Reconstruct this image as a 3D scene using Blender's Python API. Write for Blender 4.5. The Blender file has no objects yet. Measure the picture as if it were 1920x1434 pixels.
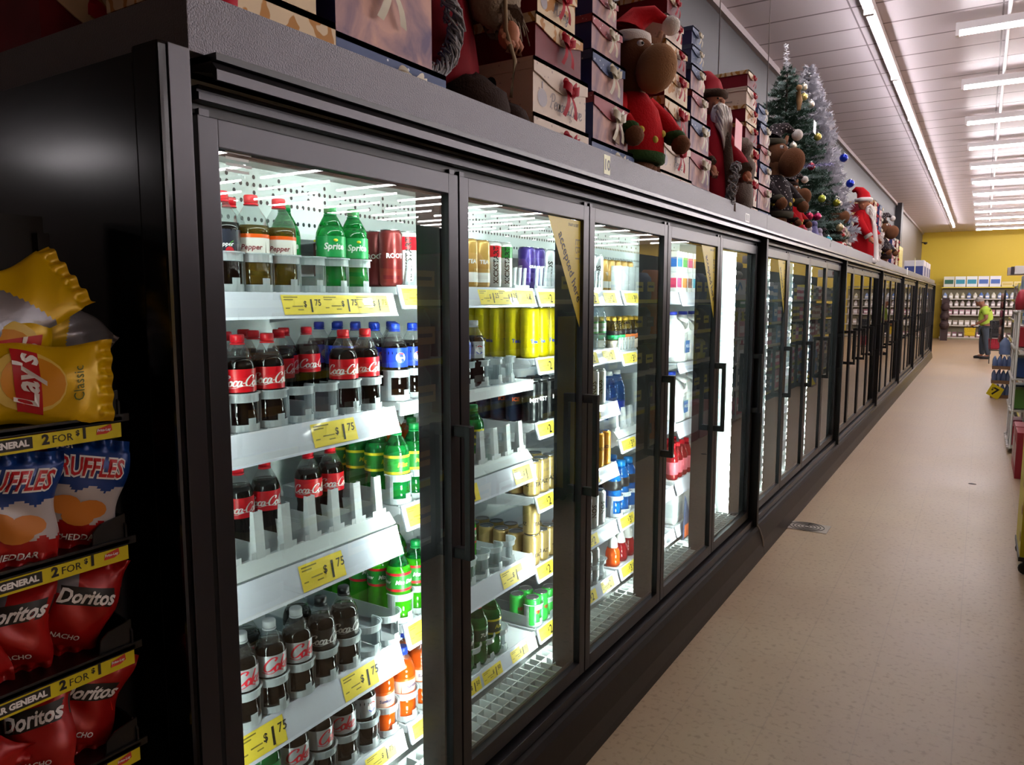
import bpy, bmesh, math, random
from math import sin, cos, pi, radians, sqrt, exp
from mathutils import Vector, Matrix
random.seed(7)
C = bpy.context.scene.collection
SC = bpy.context.scene

# ------------------------------------------------------------------ camera, world, exposure
cam_data = bpy.data.cameras.new('camera')
cam = bpy.data.objects.new('camera', cam_data); C.objects.link(cam)
cam_data.sensor_width = 36.0; cam_data.lens = 36.0 * 1400 / 1920
cam_data.clip_start = .02; cam_data.clip_end = 200
EYE = Vector((0, 0, 1.605))
cam.location = EYE
cam.rotation_euler = (pi / 2 - .1111, 0.0, .5594)
SC.camera = cam
world = bpy.data.worlds.new('world'); SC.world = world; world.use_nodes = True
world.node_tree.nodes['Background'].inputs[0].default_value = (.8, .78, .8, 1)
world.node_tree.nodes['Background'].inputs[1].default_value = .15
SC.view_settings.view_transform = 'Standard'; SC.view_settings.look = 'None'
SC.view_settings.gamma = 1; SC.view_settings.use_curve_mapping = False
SC.view_settings.exposure = 0.0
SC.cycles.max_bounces = 7; SC.cycles.diffuse_bounces = 3; SC.cycles.glossy_bounces = 4
SC.cycles.transparent_max_bounces = 24; SC.cycles.transmission_bounces = 4
SC.cycles.caustics_reflective = False; SC.cycles.caustics_refractive = False
SC.cycles.sample_clamp_indirect = 4.0
TUBE = 44.0      # strength of the ceiling tubes
LED = 42.0       # strength of the cooler light strips

# ------------------------------------------------------------------ materials
def lin(c):
    if isinstance(c, str):
        c = tuple(int(c[i:i+2], 16) / 255 for i in (0, 2, 4))
    return tuple((x / 12.92 if x <= .04045 else ((x + .055) / 1.055) ** 2.4) for x in c) + (1,)
_m = {}
def newmat(name):
    m = bpy.data.materials.new(name); m.use_nodes = True
    nt = m.node_tree; return m, nt, nt.nodes['Principled BSDF']
def M(name, col='808080', rough=.5, metal=0., spec=.5, coat=0., bump=None, var=None, trans=0, emis=None, sheen=0):
    if name in _m: return _m[name]
    m, nt, b = newmat(name)
    b.inputs['Base Color'].default_value = lin(col)
    b.inputs['Roughness'].default_value = rough; b.inputs['Metallic'].default_value = metal
    b.inputs['Specular IOR Level'].default_value = spec; b.inputs['Coat Weight'].default_value = coat
    if sheen: b.inputs['Sheen Weight'].default_value = sheen
    if emis: b.inputs['Emission Color'].default_value = lin(emis[0]); b.inputs['Emission Strength'].default_value = emis[1]
    L = nt.links
    if bump or var:
        tc = nt.nodes.new('ShaderNodeTexCoord')
    if bump:
        sc, st = bump
        n = nt.nodes.new('ShaderNodeTexNoise'); n.inputs['Scale'].default_value = sc; n.inputs['Detail'].default_value = 3
        L.new(tc.outputs['Object'], n.inputs['Vector'])
        bp = nt.nodes.new('ShaderNodeBump'); bp.inputs['Strength'].default_value = st; bp.inputs['Distance'].default_value = .004
        L.new(n.outputs['Fac'], bp.inputs['Height']); L.new(bp.outputs['Normal'], b.inputs['Normal'])
    if var:
        sc, c2 = var[0], var[1]
        n = nt.nodes.new('ShaderNodeTexNoise'); n.inputs['Scale'].default_value = sc; n.inputs['Detail'].default_value = 4
        L.new(tc.outputs['Object'], n.inputs['Vector'])
        r = nt.nodes.new('ShaderNodeValToRGB'); r.color_ramp.elements[0].position = .4; r.color_ramp.elements[1].position = .62
        r.color_ramp.elements[0].color = lin(col); r.color_ramp.elements[1].color = lin(c2)
        L.new(n.outputs['Fac'], r.inputs['Fac']); L.new(r.outputs['Color'], b.inputs['Base Color'])
    _m[name] = m; return m
def emit(name, col, s):
    if name in _m: return _m[name]
    m, nt, b = newmat(name)
    b.inputs['Base Color'].default_value = (.8, .8, .8, 1)
    b.inputs['Emission Color'].default_value = lin(col); b.inputs['Emission Strength'].default_value = s
    _m[name] = m; return m
def clear(name, tint='ffffff', body='ffffff', fac=0., ior=1.45, rough=.02):
    """thin clear sheet: transparent, with a diffuse share 'fac' of colour 'body' and a fresnel gloss on outward faces"""
    if name in _m: return _m[name]
    m, nt, b = newmat(name); L = nt.links; N = nt.nodes
    out = N['Material Output']; N.remove(b)
    t = N.new('ShaderNodeBsdfTransparent'); t.inputs[0].default_value = lin(tint)
    d = N.new('ShaderNodeBsdfDiffuse'); d.inputs[0].default_value = lin(body)
    tr = N.new('ShaderNodeBsdfTranslucent'); tr.inputs[0].default_value = lin(body)
    dm = N.new('ShaderNodeMixShader'); dm.inputs[0].default_value = .4; L.new(d.outputs[0], dm.inputs[1]); L.new(tr.outputs[0], dm.inputs[2])
    m1 = N.new('ShaderNodeMixShader'); m1.inputs[0].default_value = fac; L.new(t.outputs[0], m1.inputs[1]); L.new(dm.outputs[0], m1.inputs[2])
    g = N.new('ShaderNodeBsdfGlossy'); g.inputs['Roughness'].default_value = rough
    f = N.new('ShaderNodeFresnel'); f.inputs[0].default_value = ior
    ge = N.new('ShaderNodeNewGeometry'); mu = N.new('ShaderNodeMath'); mu.operation = 'MULTIPLY'
    su = N.new('ShaderNodeMath'); su.operation = 'SUBTRACT'; su.inputs[0].default_value = 1; L.new(ge.outputs['Backfacing'], su.inputs[1])
    L.new(f.outputs[0], mu.inputs[0]); L.new(su.outputs[0], mu.inputs[1])
    m2 = N.new('ShaderNodeMixShader'); L.new(mu.outputs[0], m2.inputs[0]); L.new(m1.outputs[0], m2.inputs[1]); L.new(g.outputs[0], m2.inputs[2])
    L.new(m2.outputs[0], out.inputs[0]); _m[name] = m; return m

# ------------------------------------------------------------------ mesh builder
class MB:
    def __init__(s): s.v = []; s.f = []; s.m = []; s.s = []
    def add(s, V, F, mi=0, sm=False):
        o = len(s.v); s.v += [tuple(p) for p in V]
        for f in F: s.f.append([i + o for i in f]); s.m.append(mi); s.s.append(sm)
        return s
    def box(s, x0, x1, y0, y1, z0, z1, mi=0):
        if x0 > x1: x0, x1 = x1, x0
        if y0 > y1: y0, y1 = y1, y0
        if z0 > z1: z0, z1 = z1, z0
        V = [(x0,y0,z0),(x1,y0,z0),(x1,y1,z0),(x0,y1,z0),(x0,y0,z1),(x1,y0,z1),(x1,y1,z1),(x0,y1,z1)]
        return s.add(V, [(0,3,2,1),(4,5,6,7),(0,1,5,4),(1,2,6,5),(2,3,7,6),(3,0,4,7)], mi)
    def prism(s, pts, axis, a, b, mi=0, sm=False):
        """pts: closed 2D polygon; extruded along axis ('x': pts=(y,z), 'y': pts=(x,z), 'z': pts=(x,y))"""
        def P(p, t): return (t, p[0], p[1]) if axis == 'x' else (p[0], t, p[1]) if axis == 'y' else (p[0], p[1], t)
        n = len(pts); V = [P(p, a) for p in pts] + [P(p, b) for p in pts]
        s.add(V, [list(range(n))[::-1], list(range(n, 2*n))], mi)
        o = len(s.v) - 2*n
        for i in range(n):
            j = (i+1) % n; s.f.append([o+i, o+j, o+n+j, o+n+i]); s.m.append(mi); s.s.append(sm)
        return s
    def lathe(s, prof, n=16, c=(0,0,0), mi=0, mf=None, sm=True, rf=None, sx=1, sy=1, a0=0, a1=2*pi):
        V = []; full = abs(a1 - a0 - 2*pi) < 1e-6; k = n if full else n + 1
        for i, (r, z) in enumerate(prof):
            for j in range(k):
                a = a0 + (a1 - a0) * j / n; rr = r * (rf(a, z) if rf else 1)
                V.append((c[0] + rr*cos(a)*sx, c[1] + rr*sin(a)*sy, c[2] + z))
        o = len(s.v); s.v += V
        for i in range(len(prof) - 1):
            for j in range(n):
                q = (j+1) % k if full else j + 1
                s.f.append([o+i*k+j, o+i*k+q, o+(i+1)*k+q, o+(i+1)*k+j]); s.m.append(mf(i) if mf else mi); s.s.append(sm)
        if full:
            if prof[0][0] > 1e-5: s.f.append([o+j for j in range(n)][::-1]); s.m.append(mf(0) if mf else mi); s.s.append(False)
            if prof[-1][0] > 1e-5: s.f.append([o+(len(prof)-1)*k+j for j in range(n)]); s.m.append(mf(len(prof)-2) if mf else mi); s.s.append(False)
        return s
    def ball(s, c, r, n=12, mi=0, sc=(1,1,1), rot=None, noise=0):
        V = []; m = max(6, n*2//3)
        for i in range(m+1):
            t = pi * i / m
            for j in range(n):
                a = 2*pi*j/n; p = Vector((sin(t)*cos(a)*sc[0], sin(t)*sin(a)*sc[1], -cos(t)*sc[2])) * r
                if noise: p *= 1 + noise * (random.random() - .5)
                if rot: p = rot @ p
                V.append(tuple(p + Vector(c)))
        F = []
        for i in range(m):
            for j in range(n):
                q = (j+1) % n; F.append((i*n+j, i*n+q, (i+1)*n+q, (i+1)*n+j))
        return s.add(V, F, mi, True)
    def tube(s, pts, r, n=8, mi=0, cap=True):
        pts = [Vector(p) for p in pts]; R = r if isinstance(r, (list, tuple)) else [r]*len(pts)
        o = len(s.v); up = Vector((0,0,1))
        for i, p in enumerate(pts):
            d = (pts[min(i+1, len(pts)-1)] - pts[max(i-1, 0)]).normalized()
            a = d.cross(up); a = d.cross(Vector((1,0,0))) if a.length < .05 else a
            a.normalize(); b = d.cross(a)
            for j in range(n):
                t = 2*pi*j/n; s.v.append(tuple(p + (a*cos(t) + b*sin(t))*R[i]))
        for i in range(len(pts)-1):
            for j in range(n):
                q = (j+1) % n; s.f.append([o+i*n+j, o+i*n+q, o+(i+1)*n+q, o+(i+1)*n+j]); s.m.append(mi); s.s.append(True)
        if cap:
            s.f.append([o+j for j in range(n)]); s.m.append(mi); s.s.append(False)
            e = o+(len(pts)-1)*n; s.f.append([e+j for j in range(n)]); s.m.append(mi); s.s.append(False)
        return s
    def map(s, fn, i0=0):
        for i in range(i0, len(s.v)): s.v[i] = tuple(fn(*s.v[i]))
        return s
    def text(s, t, size, fn, mi=0, bold=0., shear=0., align='CENTER', w=None):
        """flat lettering in (u,v), placed by fn(u,v)->point"""
        V, F = glyphs(t, bold, shear, align); k = size
        kx = k
        if w:
            xs = [p[0] for p in V]; kx = w / max(1e-6, max(xs) - min(xs))
        return s.add([fn(p[0]*kx, p[1]*k) for p in V], F, mi)
    def ribbon(s, strokes, size, fn, mi=0, thick=.1, thin=.035, shear=.25):
        for st in strokes:
            pts = smooth(st); V = []; F = []
            for i, p in enumerate(pts):
                q = pts[min(i+1, len(pts)-1)]; o = pts[max(i-1, 0)]
                dx, dy = q[0]-o[0], q[1]-o[1]; l = sqrt(dx*dx+dy*dy) or 1
                w = thin + (thick-thin)*abs(dy/l); nx, ny = -dy/l*w/2, dx/l*w/2
                for sg in (1, -1):
                    x, y = p[0]+nx*sg, p[1]+ny*sg; V.append(fn((x+shear*y)*size, y*size))
            for i in range(len(pts)-1): F.append((2*i, 2*i+1, 2*i+3, 2*i+2))
            s.add(V, F, mi)
        return s
    def build(s, name, mats, parent=None, loc=None, rot=None, bevel=0., kind=None, label=None, cat=None, group=None):
        me = bpy.data.meshes.new(name); me.from_pydata(s.v, [], s.f)
        for m in (mats if isinstance(mats, (list, tuple)) else [mats]): me.materials.append(m)
        me.polygons.foreach_set('material_index', s.m); me.polygons.foreach_set('use_smooth', s.s); me.update()
        if bevel:
            bm = bmesh.new(); bm.from_mesh(me); bm.normal_update()
            es = [e for e in bm.edges if len(e.link_faces) == 2 and e.calc_face_angle(0) > .6]
            bmesh.ops.bevel(bm, geom=es, offset=bevel, segments=2, profile=.7, affect='EDGES', clamp_overlap=True)
            bm.to_mesh(me); bm.free()
        o = bpy.data.objects.new(name, me); C.objects.link(o)
        if parent: o.parent = parent
        if loc is not None: o.location = loc
        if rot is not None: o.rotation_euler = rot
        tag(o, label, cat, group, kind); return o
def tag(o, label=None, cat=None, group=None, kind=None):
    if label: o['label'] = label
    if cat: o['category'] = cat
    if group: o['group'] = group
    if kind: o['kind'] = kind
    return o
def empty(name, loc, rz=0, label=None, cat=None, group=None, parent=None):
    o = bpy.data.objects.new(name, None); C.objects.link(o); o.location = loc; o.rotation_euler = (0, 0, rz)
    o.empty_display_size = .05
    if parent: o.parent = parent
    return tag(o, label, cat, group)
KIDS = {}
def kids(o):
    if o.name not in KIDS: KIDS[o.name] = [c for c in o.children]
    return KIDS[o.name]
def dup(o, parent=None, **kw):
    c = o.copy(); C.objects.link(c)
    if parent: c.parent = parent
    for ch in kids(o): dup(ch, c)
    for k, v in kw.items():
        if k == 'loc': c.location = v
        elif k == 'rz': c.rotation_euler = (0, 0, v)
        elif k == 'rot': c.rotation_euler = v
        elif v: c[k] = v
    return c
def struct(name, mb, mats, **kw): return mb.build(name, mats, kind='structure', **kw)
_g = {}
def glyphs(t, bold, shear, align):
    key = (t, bold, shear, align)
    if key in _g: return _g[key]
    cu = bpy.data.curves.new('lettering', 'FONT'); cu.body = t; cu.size = 1; cu.align_x = align; cu.offset = bold; cu.shear = shear
    cu.resolution_u = 2; cu.fill_mode = 'FRONT'
    o = bpy.data.objects.new('lettering', cu); C.objects.link(o)
    dg = bpy.context.evaluated_depsgraph_get(); me = o.evaluated_get(dg).to_mesh()
    V = [(v.co.x, v.co.y) for v in me.vertices]; F = [tuple(p.vertices) for p in me.polygons]
    o.evaluated_get(dg).to_mesh_clear(); bpy.data.objects.remove(o); bpy.data.curves.remove(cu)
    _g[key] = (V, F); return _g[key]
def smooth(p, k=5):
    if len(p) < 3: return p
    q = [p[0]] + list(p) + [p[-1]]; out = []
    for i in range(1, len(q)-2):
        for j in range(k):
            t = j / k; a, b, c, d = q[i-1], q[i], q[i+1], q[i+2]
            out.append(tuple(.5*((2*b[n]) + (-a[n]+c[n])*t + (2*a[n]-5*b[n]+4*c[n]-d[n])*t*t + (-a[n]+3*b[n]-3*c[n]+d[n])*t**3) for n in (0, 1)))
    out.append(p[-1]); return out
# a small cursive alphabet of pen strokes
CUR = {
 'C': (.78, [[(.70,.72),(.80,.88),(.62,.98),(.35,.88),(.12,.55),(.10,.22),(.28,.02),(.55,.08),(.78,.30)]]),
 'o': (.42, [[(.22,.48),(.06,.36),(.04,.14),(.16,.0),(.32,.08),(.36,.30),(.24,.46),(.26,.36),(.48,.34)]]),
 'c': (.38, [[(.34,.40),(.24,.50),(.08,.36),(.05,.12),(.18,.0),(.42,.14)]]),
 'a': (.46, [[(.34,.44),(.16,.48),(.04,.28),(.06,.06),(.18,.0),(.32,.20),(.36,.46)],[(.36,.46),(.34,.14),(.40,.0),(.52,.12)]]),
 'l': (.28, [[(.02,.16),(.20,.50),(.30,.90),(.18,.98),(.10,.70),(.10,.20),(.18,.0),(.34,.14)]]),
 '-': (.24, [[(.02,.26),(.24,.30)]]),
 'k': (.42, [[(.16,.98),(.06,.50),(.04,.0)],[(.36,.48),(.10,.24),(.24,.14),(.42,.0)]]),
 'e': (.38, [[(.05,.22),(.26,.30),(.28,.46),(.14,.48),(.04,.28),(.10,.04),(.24,.0),(.42,.14)]]),
 'L': (.66, [[(.12,.70),(.30,.98),(.46,.86),(.34,.40),(.18,.06),(.06,.04),(.20,.10),(.46,.0),(.72,.14)]]),
 'v': (.40, [[(.0,.40),(.10,.46),(.14,.02),(.32,.30),(.36,.48),(.46,.42)]]),
 'P': (.62, [[(.30,.90),(.24,.40),(.08,.0)],[(.02,.66),(.20,.94),(.52,.94),(.62,.72),(.48,.50),(.26,.48)]]),
 '&': (.58, [[(.56,.0),(.20,.60),(.24,.84),(.40,.80),(.34,.60),(.08,.28),(.14,.02),(.36,.04),(.54,.32)]]),
 'M': (.86, [[(.04,.0),(.20,.60),(.26,.94),(.30,.30),(.52,.94),(.54,.30),(.62,.0),(.86,.14)]]),
 'r': (.34, [[(.04,.40),(.14,.50),(.20,.42),(.12,.0)],[(.16,.30),(.26,.46),(.38,.44)]]),
 'y': (.42, [[(.04,.44),(.08,.12),(.20,.06),(.34,.40)],[(.34,.46),(.26,-.20),(.10,-.36),(.08,-.16),(.44,.12)]]),
 'J': (.56, [[(.14,.80),(.34,.96),(.44,.80),(.32,.10),(.16,-.24),(.04,-.10),(.30,.06),(.60,.16)]]),
 'n': (.44, [[(.02,.40),(.10,.46),(.08,.0),(.22,.40),(.32,.44),(.34,.08),(.48,.10)]]),
 's': (.34, [[(.02,.12),(.22,.48),(.18,.30),(.28,.10),(.14,.0),(.04,.08)]]),
 't': (.30, [[(.16,.80),(.10,.16),(.18,.0),(.32,.12)],[(.0,.52),(.30,.56)]]),
 ' ': (.3, []),
}
def cursive(t):
    out = []; x = 0
    for ch in t:
        w, st = CUR[ch]; out += [[(a+x, b) for a, b in s] for s in st]; x += w
    return [[(a - x/2, b) for a, b in s] for s in out], x
def cyl(r, z0, a0=0., off=.0004):
    """maps (u,v) onto a cylinder of radius r, centred at angle a0"""
    return lambda u, v: ((r+off)*cos(a0+u/r), (r+off)*sin(a0+u/r), z0+v)
def onx(x, y, z): return lambda u, v: (x, y+u, z+v)          # reads on a face that looks towards +X
ORD = 'first second third fourth fifth sixth seventh eighth ninth tenth eleventh twelfth thirteenth fourteenth fifteenth sixteenth seventeenth eighteenth nineteenth twentieth'.split()
# ================================================================== the store
FX = -1.161                      # plane of the cooler doors
PITCH = .762
WALLX = -2.25; CEIL = 4.33; FARY = 35.6
RX = 36; BACKY = -8.5
def floor_mat():
    m, nt, b = newmat('floor_tile'); L = nt.links; N = nt.nodes
    tc = N.new('ShaderNodeTexCoord'); sp = N.new('ShaderNodeSeparateXYZ'); L.new(tc.outputs['Object'], sp.inputs[0])
    def seam(ax):
        d = N.new('ShaderNodeMath'); d.operation = 'DIVIDE'; d.inputs[1].default_value = .305; L.new(sp.outputs[ax], d.inputs[0])
        f = N.new('ShaderNodeMath'); f.operation = 'FRACT'; L.new(d.outputs[0], f.inputs[0])
        c = N.new('ShaderNodeMath'); c.operation = 'LESS_THAN'; c.inputs[1].default_value = .014; L.new(f.outputs[0], c.inputs[0]); return c
    a, c = seam(0), seam(1); mx = N.new('ShaderNodeMath'); mx.operation = 'MAXIMUM'; L.new(a.outputs[0], mx.inputs[0]); L.new(c.outputs[0], mx.inputs[1])
    n1 = N.new('ShaderNodeTexNoise'); n1.inputs['Scale'].default_value = 1.1; n1.inputs['Detail'].default_value = 6; L.new(tc.outputs['Object'], n1.inputs['Vector'])
    r1 = N.new('ShaderNodeValToRGB'); e = r1.color_ramp.elements; e[0].position = .3; e[0].color = lin('a98c6e'); e[1].position = .7; e[1].color = lin('b89f80'); L.new(n1.outputs['Fac'], r1.inputs['Fac'])
    n2 = N.new('ShaderNodeTexNoise'); n2.inputs['Scale'].default_value = 42; n2.inputs['Detail'].default_value = 5; L.new(tc.outputs['Object'], n2.inputs['Vector'])
    r2 = N.new('ShaderNodeValToRGB'); e = r2.color_ramp.elements; e[0].position = .32; e[0].color = lin('bdb4ac'); e[1].position = .45; e[1].color = lin('ffffff'); L.new(n2.outputs['Fac'], r2.inputs['Fac'])
    m1 = N.new('ShaderNodeMixRGB'); m1.blend_type = 'MULTIPLY'; m1.inputs[0].default_value = .5; L.new(r1.outputs[0], m1.inputs[1]); L.new(r2.outputs[0], m1.inputs[2])
    m2 = N.new('ShaderNodeMixRGB'); m2.inputs[2].default_value = lin('8d7866'); mm = N.new('ShaderNodeMath'); mm.operation = 'MULTIPLY'; mm.inputs[1].default_value = .3
    L.new(mx.outputs[0], mm.inputs[0]); L.new(mm.outputs[0], m2.inputs[0]); L.new(m1.outputs[0], m2.inputs[1])
    L.new(m2.outputs[0], b.inputs['Base Color'])
    r3 = N.new('ShaderNodeMapRange'); r3.inputs[3].default_value = .28; r3.inputs[4].default_value = .5; L.new(n1.outputs['Fac'], r3.inputs[0]); L.new(r3.outputs[0], b.inputs['Roughness'])
    b.inputs['Specular IOR Level'].default_value = .35
    return m
def ceil_mat():
    m, nt, b = newmat('ceiling_panel'); L = nt.links; N = nt.nodes
    tc = N.new('ShaderNodeTexCoord'); sp = N.new('ShaderNodeSeparateXYZ'); L.new(tc.outputs['Object'], sp.inputs[0])
    d = N.new('ShaderNodeMath'); d.operation = 'DIVIDE'; d.inputs[1].default_value = .61; L.new(sp.outputs[1], d.inputs[0])
    f = N.new('ShaderNodeMath'); f.operation = 'FRACT'; L.new(d.outputs[0], f.inputs[0])
    c = N.new('ShaderNodeMath'); c.operation = 'LESS_THAN'; c.inputs[1].default_value = .05; L.new(f.outputs[0], c.inputs[0])
    d2 = N.new('ShaderNodeMath'); d2.operation = 'DIVIDE'; d2.inputs[1].default_value = 1.22; L.new(sp.outputs[0], d2.inputs[0])
    f2 = N.new('ShaderNodeMath'); f2.operation = 'FRACT'; L.new(d2.outputs[0], f2.inputs[0])
    c2 = N.new('ShaderNodeMath'); c2.operation = 'LESS_THAN'; c2.inputs[1].default_value = .012; L.new(f2.outputs[0], c2.inputs[0])
    mx = N.new('ShaderNodeMath'); mx.operation = 'MAXIMUM'; L.new(c.outputs[0], mx.inputs[0]); L.new(c2.outputs[0], mx.inputs[1])
    mi = N.new('ShaderNodeMixRGB'); L.new(mx.outputs[0], mi.inputs[0]); mi.inputs[1].default_value = lin('ded4da'); mi.inputs[2].default_value = lin('85787d')
    L.new(mi.outputs[0], b.inputs['Base Color']); b.inputs['Roughness'].default_value = .45; b.inputs['Specular IOR Level'].default_value = .35
    return m
mFloor = floor_mat(); mCeil = ceil_mat()
struct('floor', MB().box(WALLX-.1, RX+.1, BACKY-.1, FARY+.1, -.08, 0).box(-16, WALLX-.1, BACKY-.1, 1.1, -.08, 0), mFloor)
struct('ceiling', MB().box(WALLX-.1, RX+.1, BACKY-.1, FARY+.1, CEIL, CEIL+.1).box(-16, WALLX-.1, BACKY-.1, 1.1, CEIL, CEIL+.1), mCeil)
mPurple = M('upper_wall_paint', '1d191f', .6); mGreyWall = M('grey_wall_panel', '6d6662', .5)
mYellow = M('yellow_wall_paint', 'd2b630', .55)
struct('wall_left', MB().box(WALLX-.1, WALLX, 1.1, 24.8, 0, CEIL), mPurple)
struct('wall_left', MB().box(WALLX-.1, WALLX, 24.8, FARY, 0, CEIL), mGreyWall)
struct('wall_far', MB().box(WALLX-.1, RX+.1, FARY, FARY+.1, 0, CEIL), mYellow)
struct('wall_right', MB().box(RX, RX+.1, BACKY, FARY, 0, CEIL), mYellow)
struct('wall_near', MB().box(-16, RX+.1, BACKY-.1, BACKY, 0, CEIL), M('near_wall_paint', '6d625c', .6))
struct('wall_left', MB().box(-16, WALLX, 1.0, 1.1, 0, CEIL), mPurple)
struct('wall_left', MB().box(-16.1, -16, BACKY, 1.1, 0, CEIL), M('near_wall_paint', '6d625c', .6))
struct('trim_1', MB().box(WALLX, WALLX+.05, 1.1, FARY, CEIL-.07, CEIL-.003), M('ceiling_angle', 'a39a9c', .4))
struct('column_left', MB().box(WALLX+.003, WALLX+.16, 24.2, 24.7, 0, CEIL), M('black_column_paint', '17151a', .5))

# ceiling lights ----------------------------------------------------
mTube = emit('lit_fluorescent_tube', 'fff8fb', TUBE); mHouse = M('white_fixture_metal', 'd8d2d4', .35)
def tube_light(along, L):
    t = empty('tube_light', (0, 0, 0))
    h = MB(); b = MB(); e = MB(); hw = .045
    if along == 'x':
        h.box(0, L, -hw, hw, .02, .09); b.tube([(.03, 0, 0), (L-.03, 0, 0)], .024, 8)
        e.box(-.004, .028, -.04, .04, -.03, .095); e.box(L-.028, L+.004, -.04, .04, -.03, .095)
    else:
        h.box(-hw, hw, 0, L, .02, .09); b.tube([(0, .03, 0), (0, L-.03, 0)], .024, 8)
        e.box(-.04, .04, -.004, .028, -.03, .095); e.box(-.04, .04, L-.028, L+.004, -.03, .095)
    h.build('housing', mHouse, t); b.build('tube', mTube, t); e.build('end_cap', mHouse, t)
    return t
row0 = tube_light('x', 2.4); col0 = tube_light('y', 2.42)
tag(row0, 'white tube light over the aisle', 'ceiling light', 'fluorescent lights crossing the store')
tag(col0, 'white tube light in the line above the coolers', 'ceiling light', 'fluorescent lights in a line above the coolers')
ROWS = [8.77 + 2.22*k for k in range(-4, 12)]
LZ = CEIL - .15
for i, y in enumerate(ROWS):
    for j in range(12):
        if (i < 2 and j < 2) or (i == 2 and j < 1): continue
        x = -.37 + j*2.95
        o = dup(row0)
        o.location = (x, y, LZ)
        k = i - 4
        if k < 0: o['label'] = 'fluorescent tube light crossing the ceiling, reflected in the cooler glass, row %d, place %d' % (-k, j+1)
        elif k > 0 or j > 0: o['label'] = ('white tube light crossing the ceiling, %s row, %s fixture from the coolers' % (ORD[k], ORD[j]))
        else: o['label'] = 'big bright fluorescent light at the top right corner, nearest row'
row0.location = (-15.4, -6.2, LZ); row0['label'] = 'ceiling tube light left behind the viewpoint, nearest the side wall'
for i, (x, y) in enumerate(()):
    dup(row0, loc=(x, y, LZ), label='ceiling tube light left behind the viewpoint, reflected in the black end panel, fixture %d' % (i+1))
for i in range(10):
    for j in range(3, 9):
        dup(row0, loc=(-.37+j*2.95+1.4, 3.22+2.22*i, LZ), label='tube light across the store reflected in the glass, line %s, place %s' % (ORD[i], ORD[j-3]))
for i in range(12):
    o = col0 if i == 0 else dup(col0)
    o.location = (-1.04, 3.0 + 2.425*i, CEIL-.1)
    o['label'] = 'lengthwise tube light above the coolers, %s from the camera' % ORD[i]
MB().tube([(.06, -1, CEIL-.03), (.06, 34, CEIL-.03)], .018).build('conduit_pipe', mHouse, label='thin white conduit running along the ceiling across the light rows', cat='pipe')
for x, y, zb, w in ((-1.6, 5.18, 2.5, 'nearer'), (-1.6, 6.51, 2.5, 'farther')):
    MB().tube([(x, y, CEIL-.002), (x, y, zb)], .004, 5).build('hanging_wire', M('wire', 'b5adb0', .4, .5), label='thin wire hanging from the ceiling by the decorations, the %s one' % w, cat='wire')
# ================================================================== glass-door coolers
mBlk = M('black_door_metal', '131213', .3, .3, .5)
mDark = M('black_gasket', '070607', .5)
mFrame = M('charcoal_door_frame', '3a393c', .36, .6, .5)
mHdr = M('textured_charcoal_header', '6a686e', .46, .35, .6, bump=(300, .7))
mHdr.node_tree.nodes['Principled BSDF'].inputs['IOR'].default_value = 1.5
mVis = M('charcoal_trim_metal', '3a383b', .32, .6, .5)
mLiner = M('white_liner', 'dfe6e6', .4); mShelf = M('white_shelf_enamel', 'e6eaf0', .3)
mRail = M('clear_price_channel', 'dde0ee', .18, coat=.6)
mHole = M('perforation_shadow', '20282c', .9)
mBase = M('black_toe_panel', '231d1b', .42, .2, .45, bump=(18, .15))
mGloss = M('gloss_black_end_panel', '040406', .16, 0, .35)
mGlass = clear('door_glass', 'f6fbf8', 'ffffff', 0., 2.15, .0)
mLED = emit('lit_led_strip', 'f4fffb', LED*2); mLEDm = emit('lit_led_strip_side', 'f4fffb', LED*.8)
mTag = M('yellow_price_tag', 'ffe14a', .4, coat=.4); mInk = M('black_ink', '1a1712', .5); mInk2 = M('brown_ink', '8a7a2a', .5)
mWhite = M('white_print', 'f4f2f0', .4); mRedInk = M('red_print', 'c81020', .4)

TH = .05     # door stile width
Z0, Z1 = .243, 1.921
def frame_mb(w):
    b = MB(); x0, x1 = FX-.034, FX
    b.box(x0, x1, 0, .04, Z0, Z1); b.box(x0, x1, w-.04, w, Z0, Z1)
    b.box(x0, x1, .04, w-.04, Z0, Z0+.05); b.box(x0, x1, .04, w-.04, Z1-.05, Z1)
    return b
door_proto = {}
def make_door(parent, y0, w, name='cooler_door'):
    d = empty(name, (0, y0, 0), parent=parent)
    frame_mb(w).build('door_frame', mFrame, d, bevel=.002)
    g = MB().box(FX-.024, FX-.012, .042, w-.042, Z0+.052, Z1-.052); g.build('glass', mGlass, d)
    k = MB()
    k.box(FX-.0335, FX-.025, .0405, .046, Z0+.05, Z1-.05); k.box(FX-.0335, FX-.025, w-.046, w-.0405, Z0+.05, Z1-.05)
    k.box(FX-.0335, FX-.025, .046, w-.046, Z1-.056, Z1-.0505); k.box(FX-.0335, FX-.025, .046, w-.046, Z0+.0505, Z0+.056)
    k.build('gasket', mDark, d)
    h = MB(); yh = w-.02
    h.box(FX, FX+.052, yh-.010, yh+.010, 1.245, 1.275); h.box(FX, FX+.052, yh-.010, yh+.010, .915, .945)
    h.box(FX+.036, FX+.054, yh-.011, yh+.011, .915, 1.275)
    h.build('handle', mDark, d, bevel=.003)
    for ya in (.006, w-.03): MB().box(FX-.03, FX-.004, ya, ya+.02, Z1, Z1+.012).build('hinge', mFrame, d)
    return d
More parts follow.
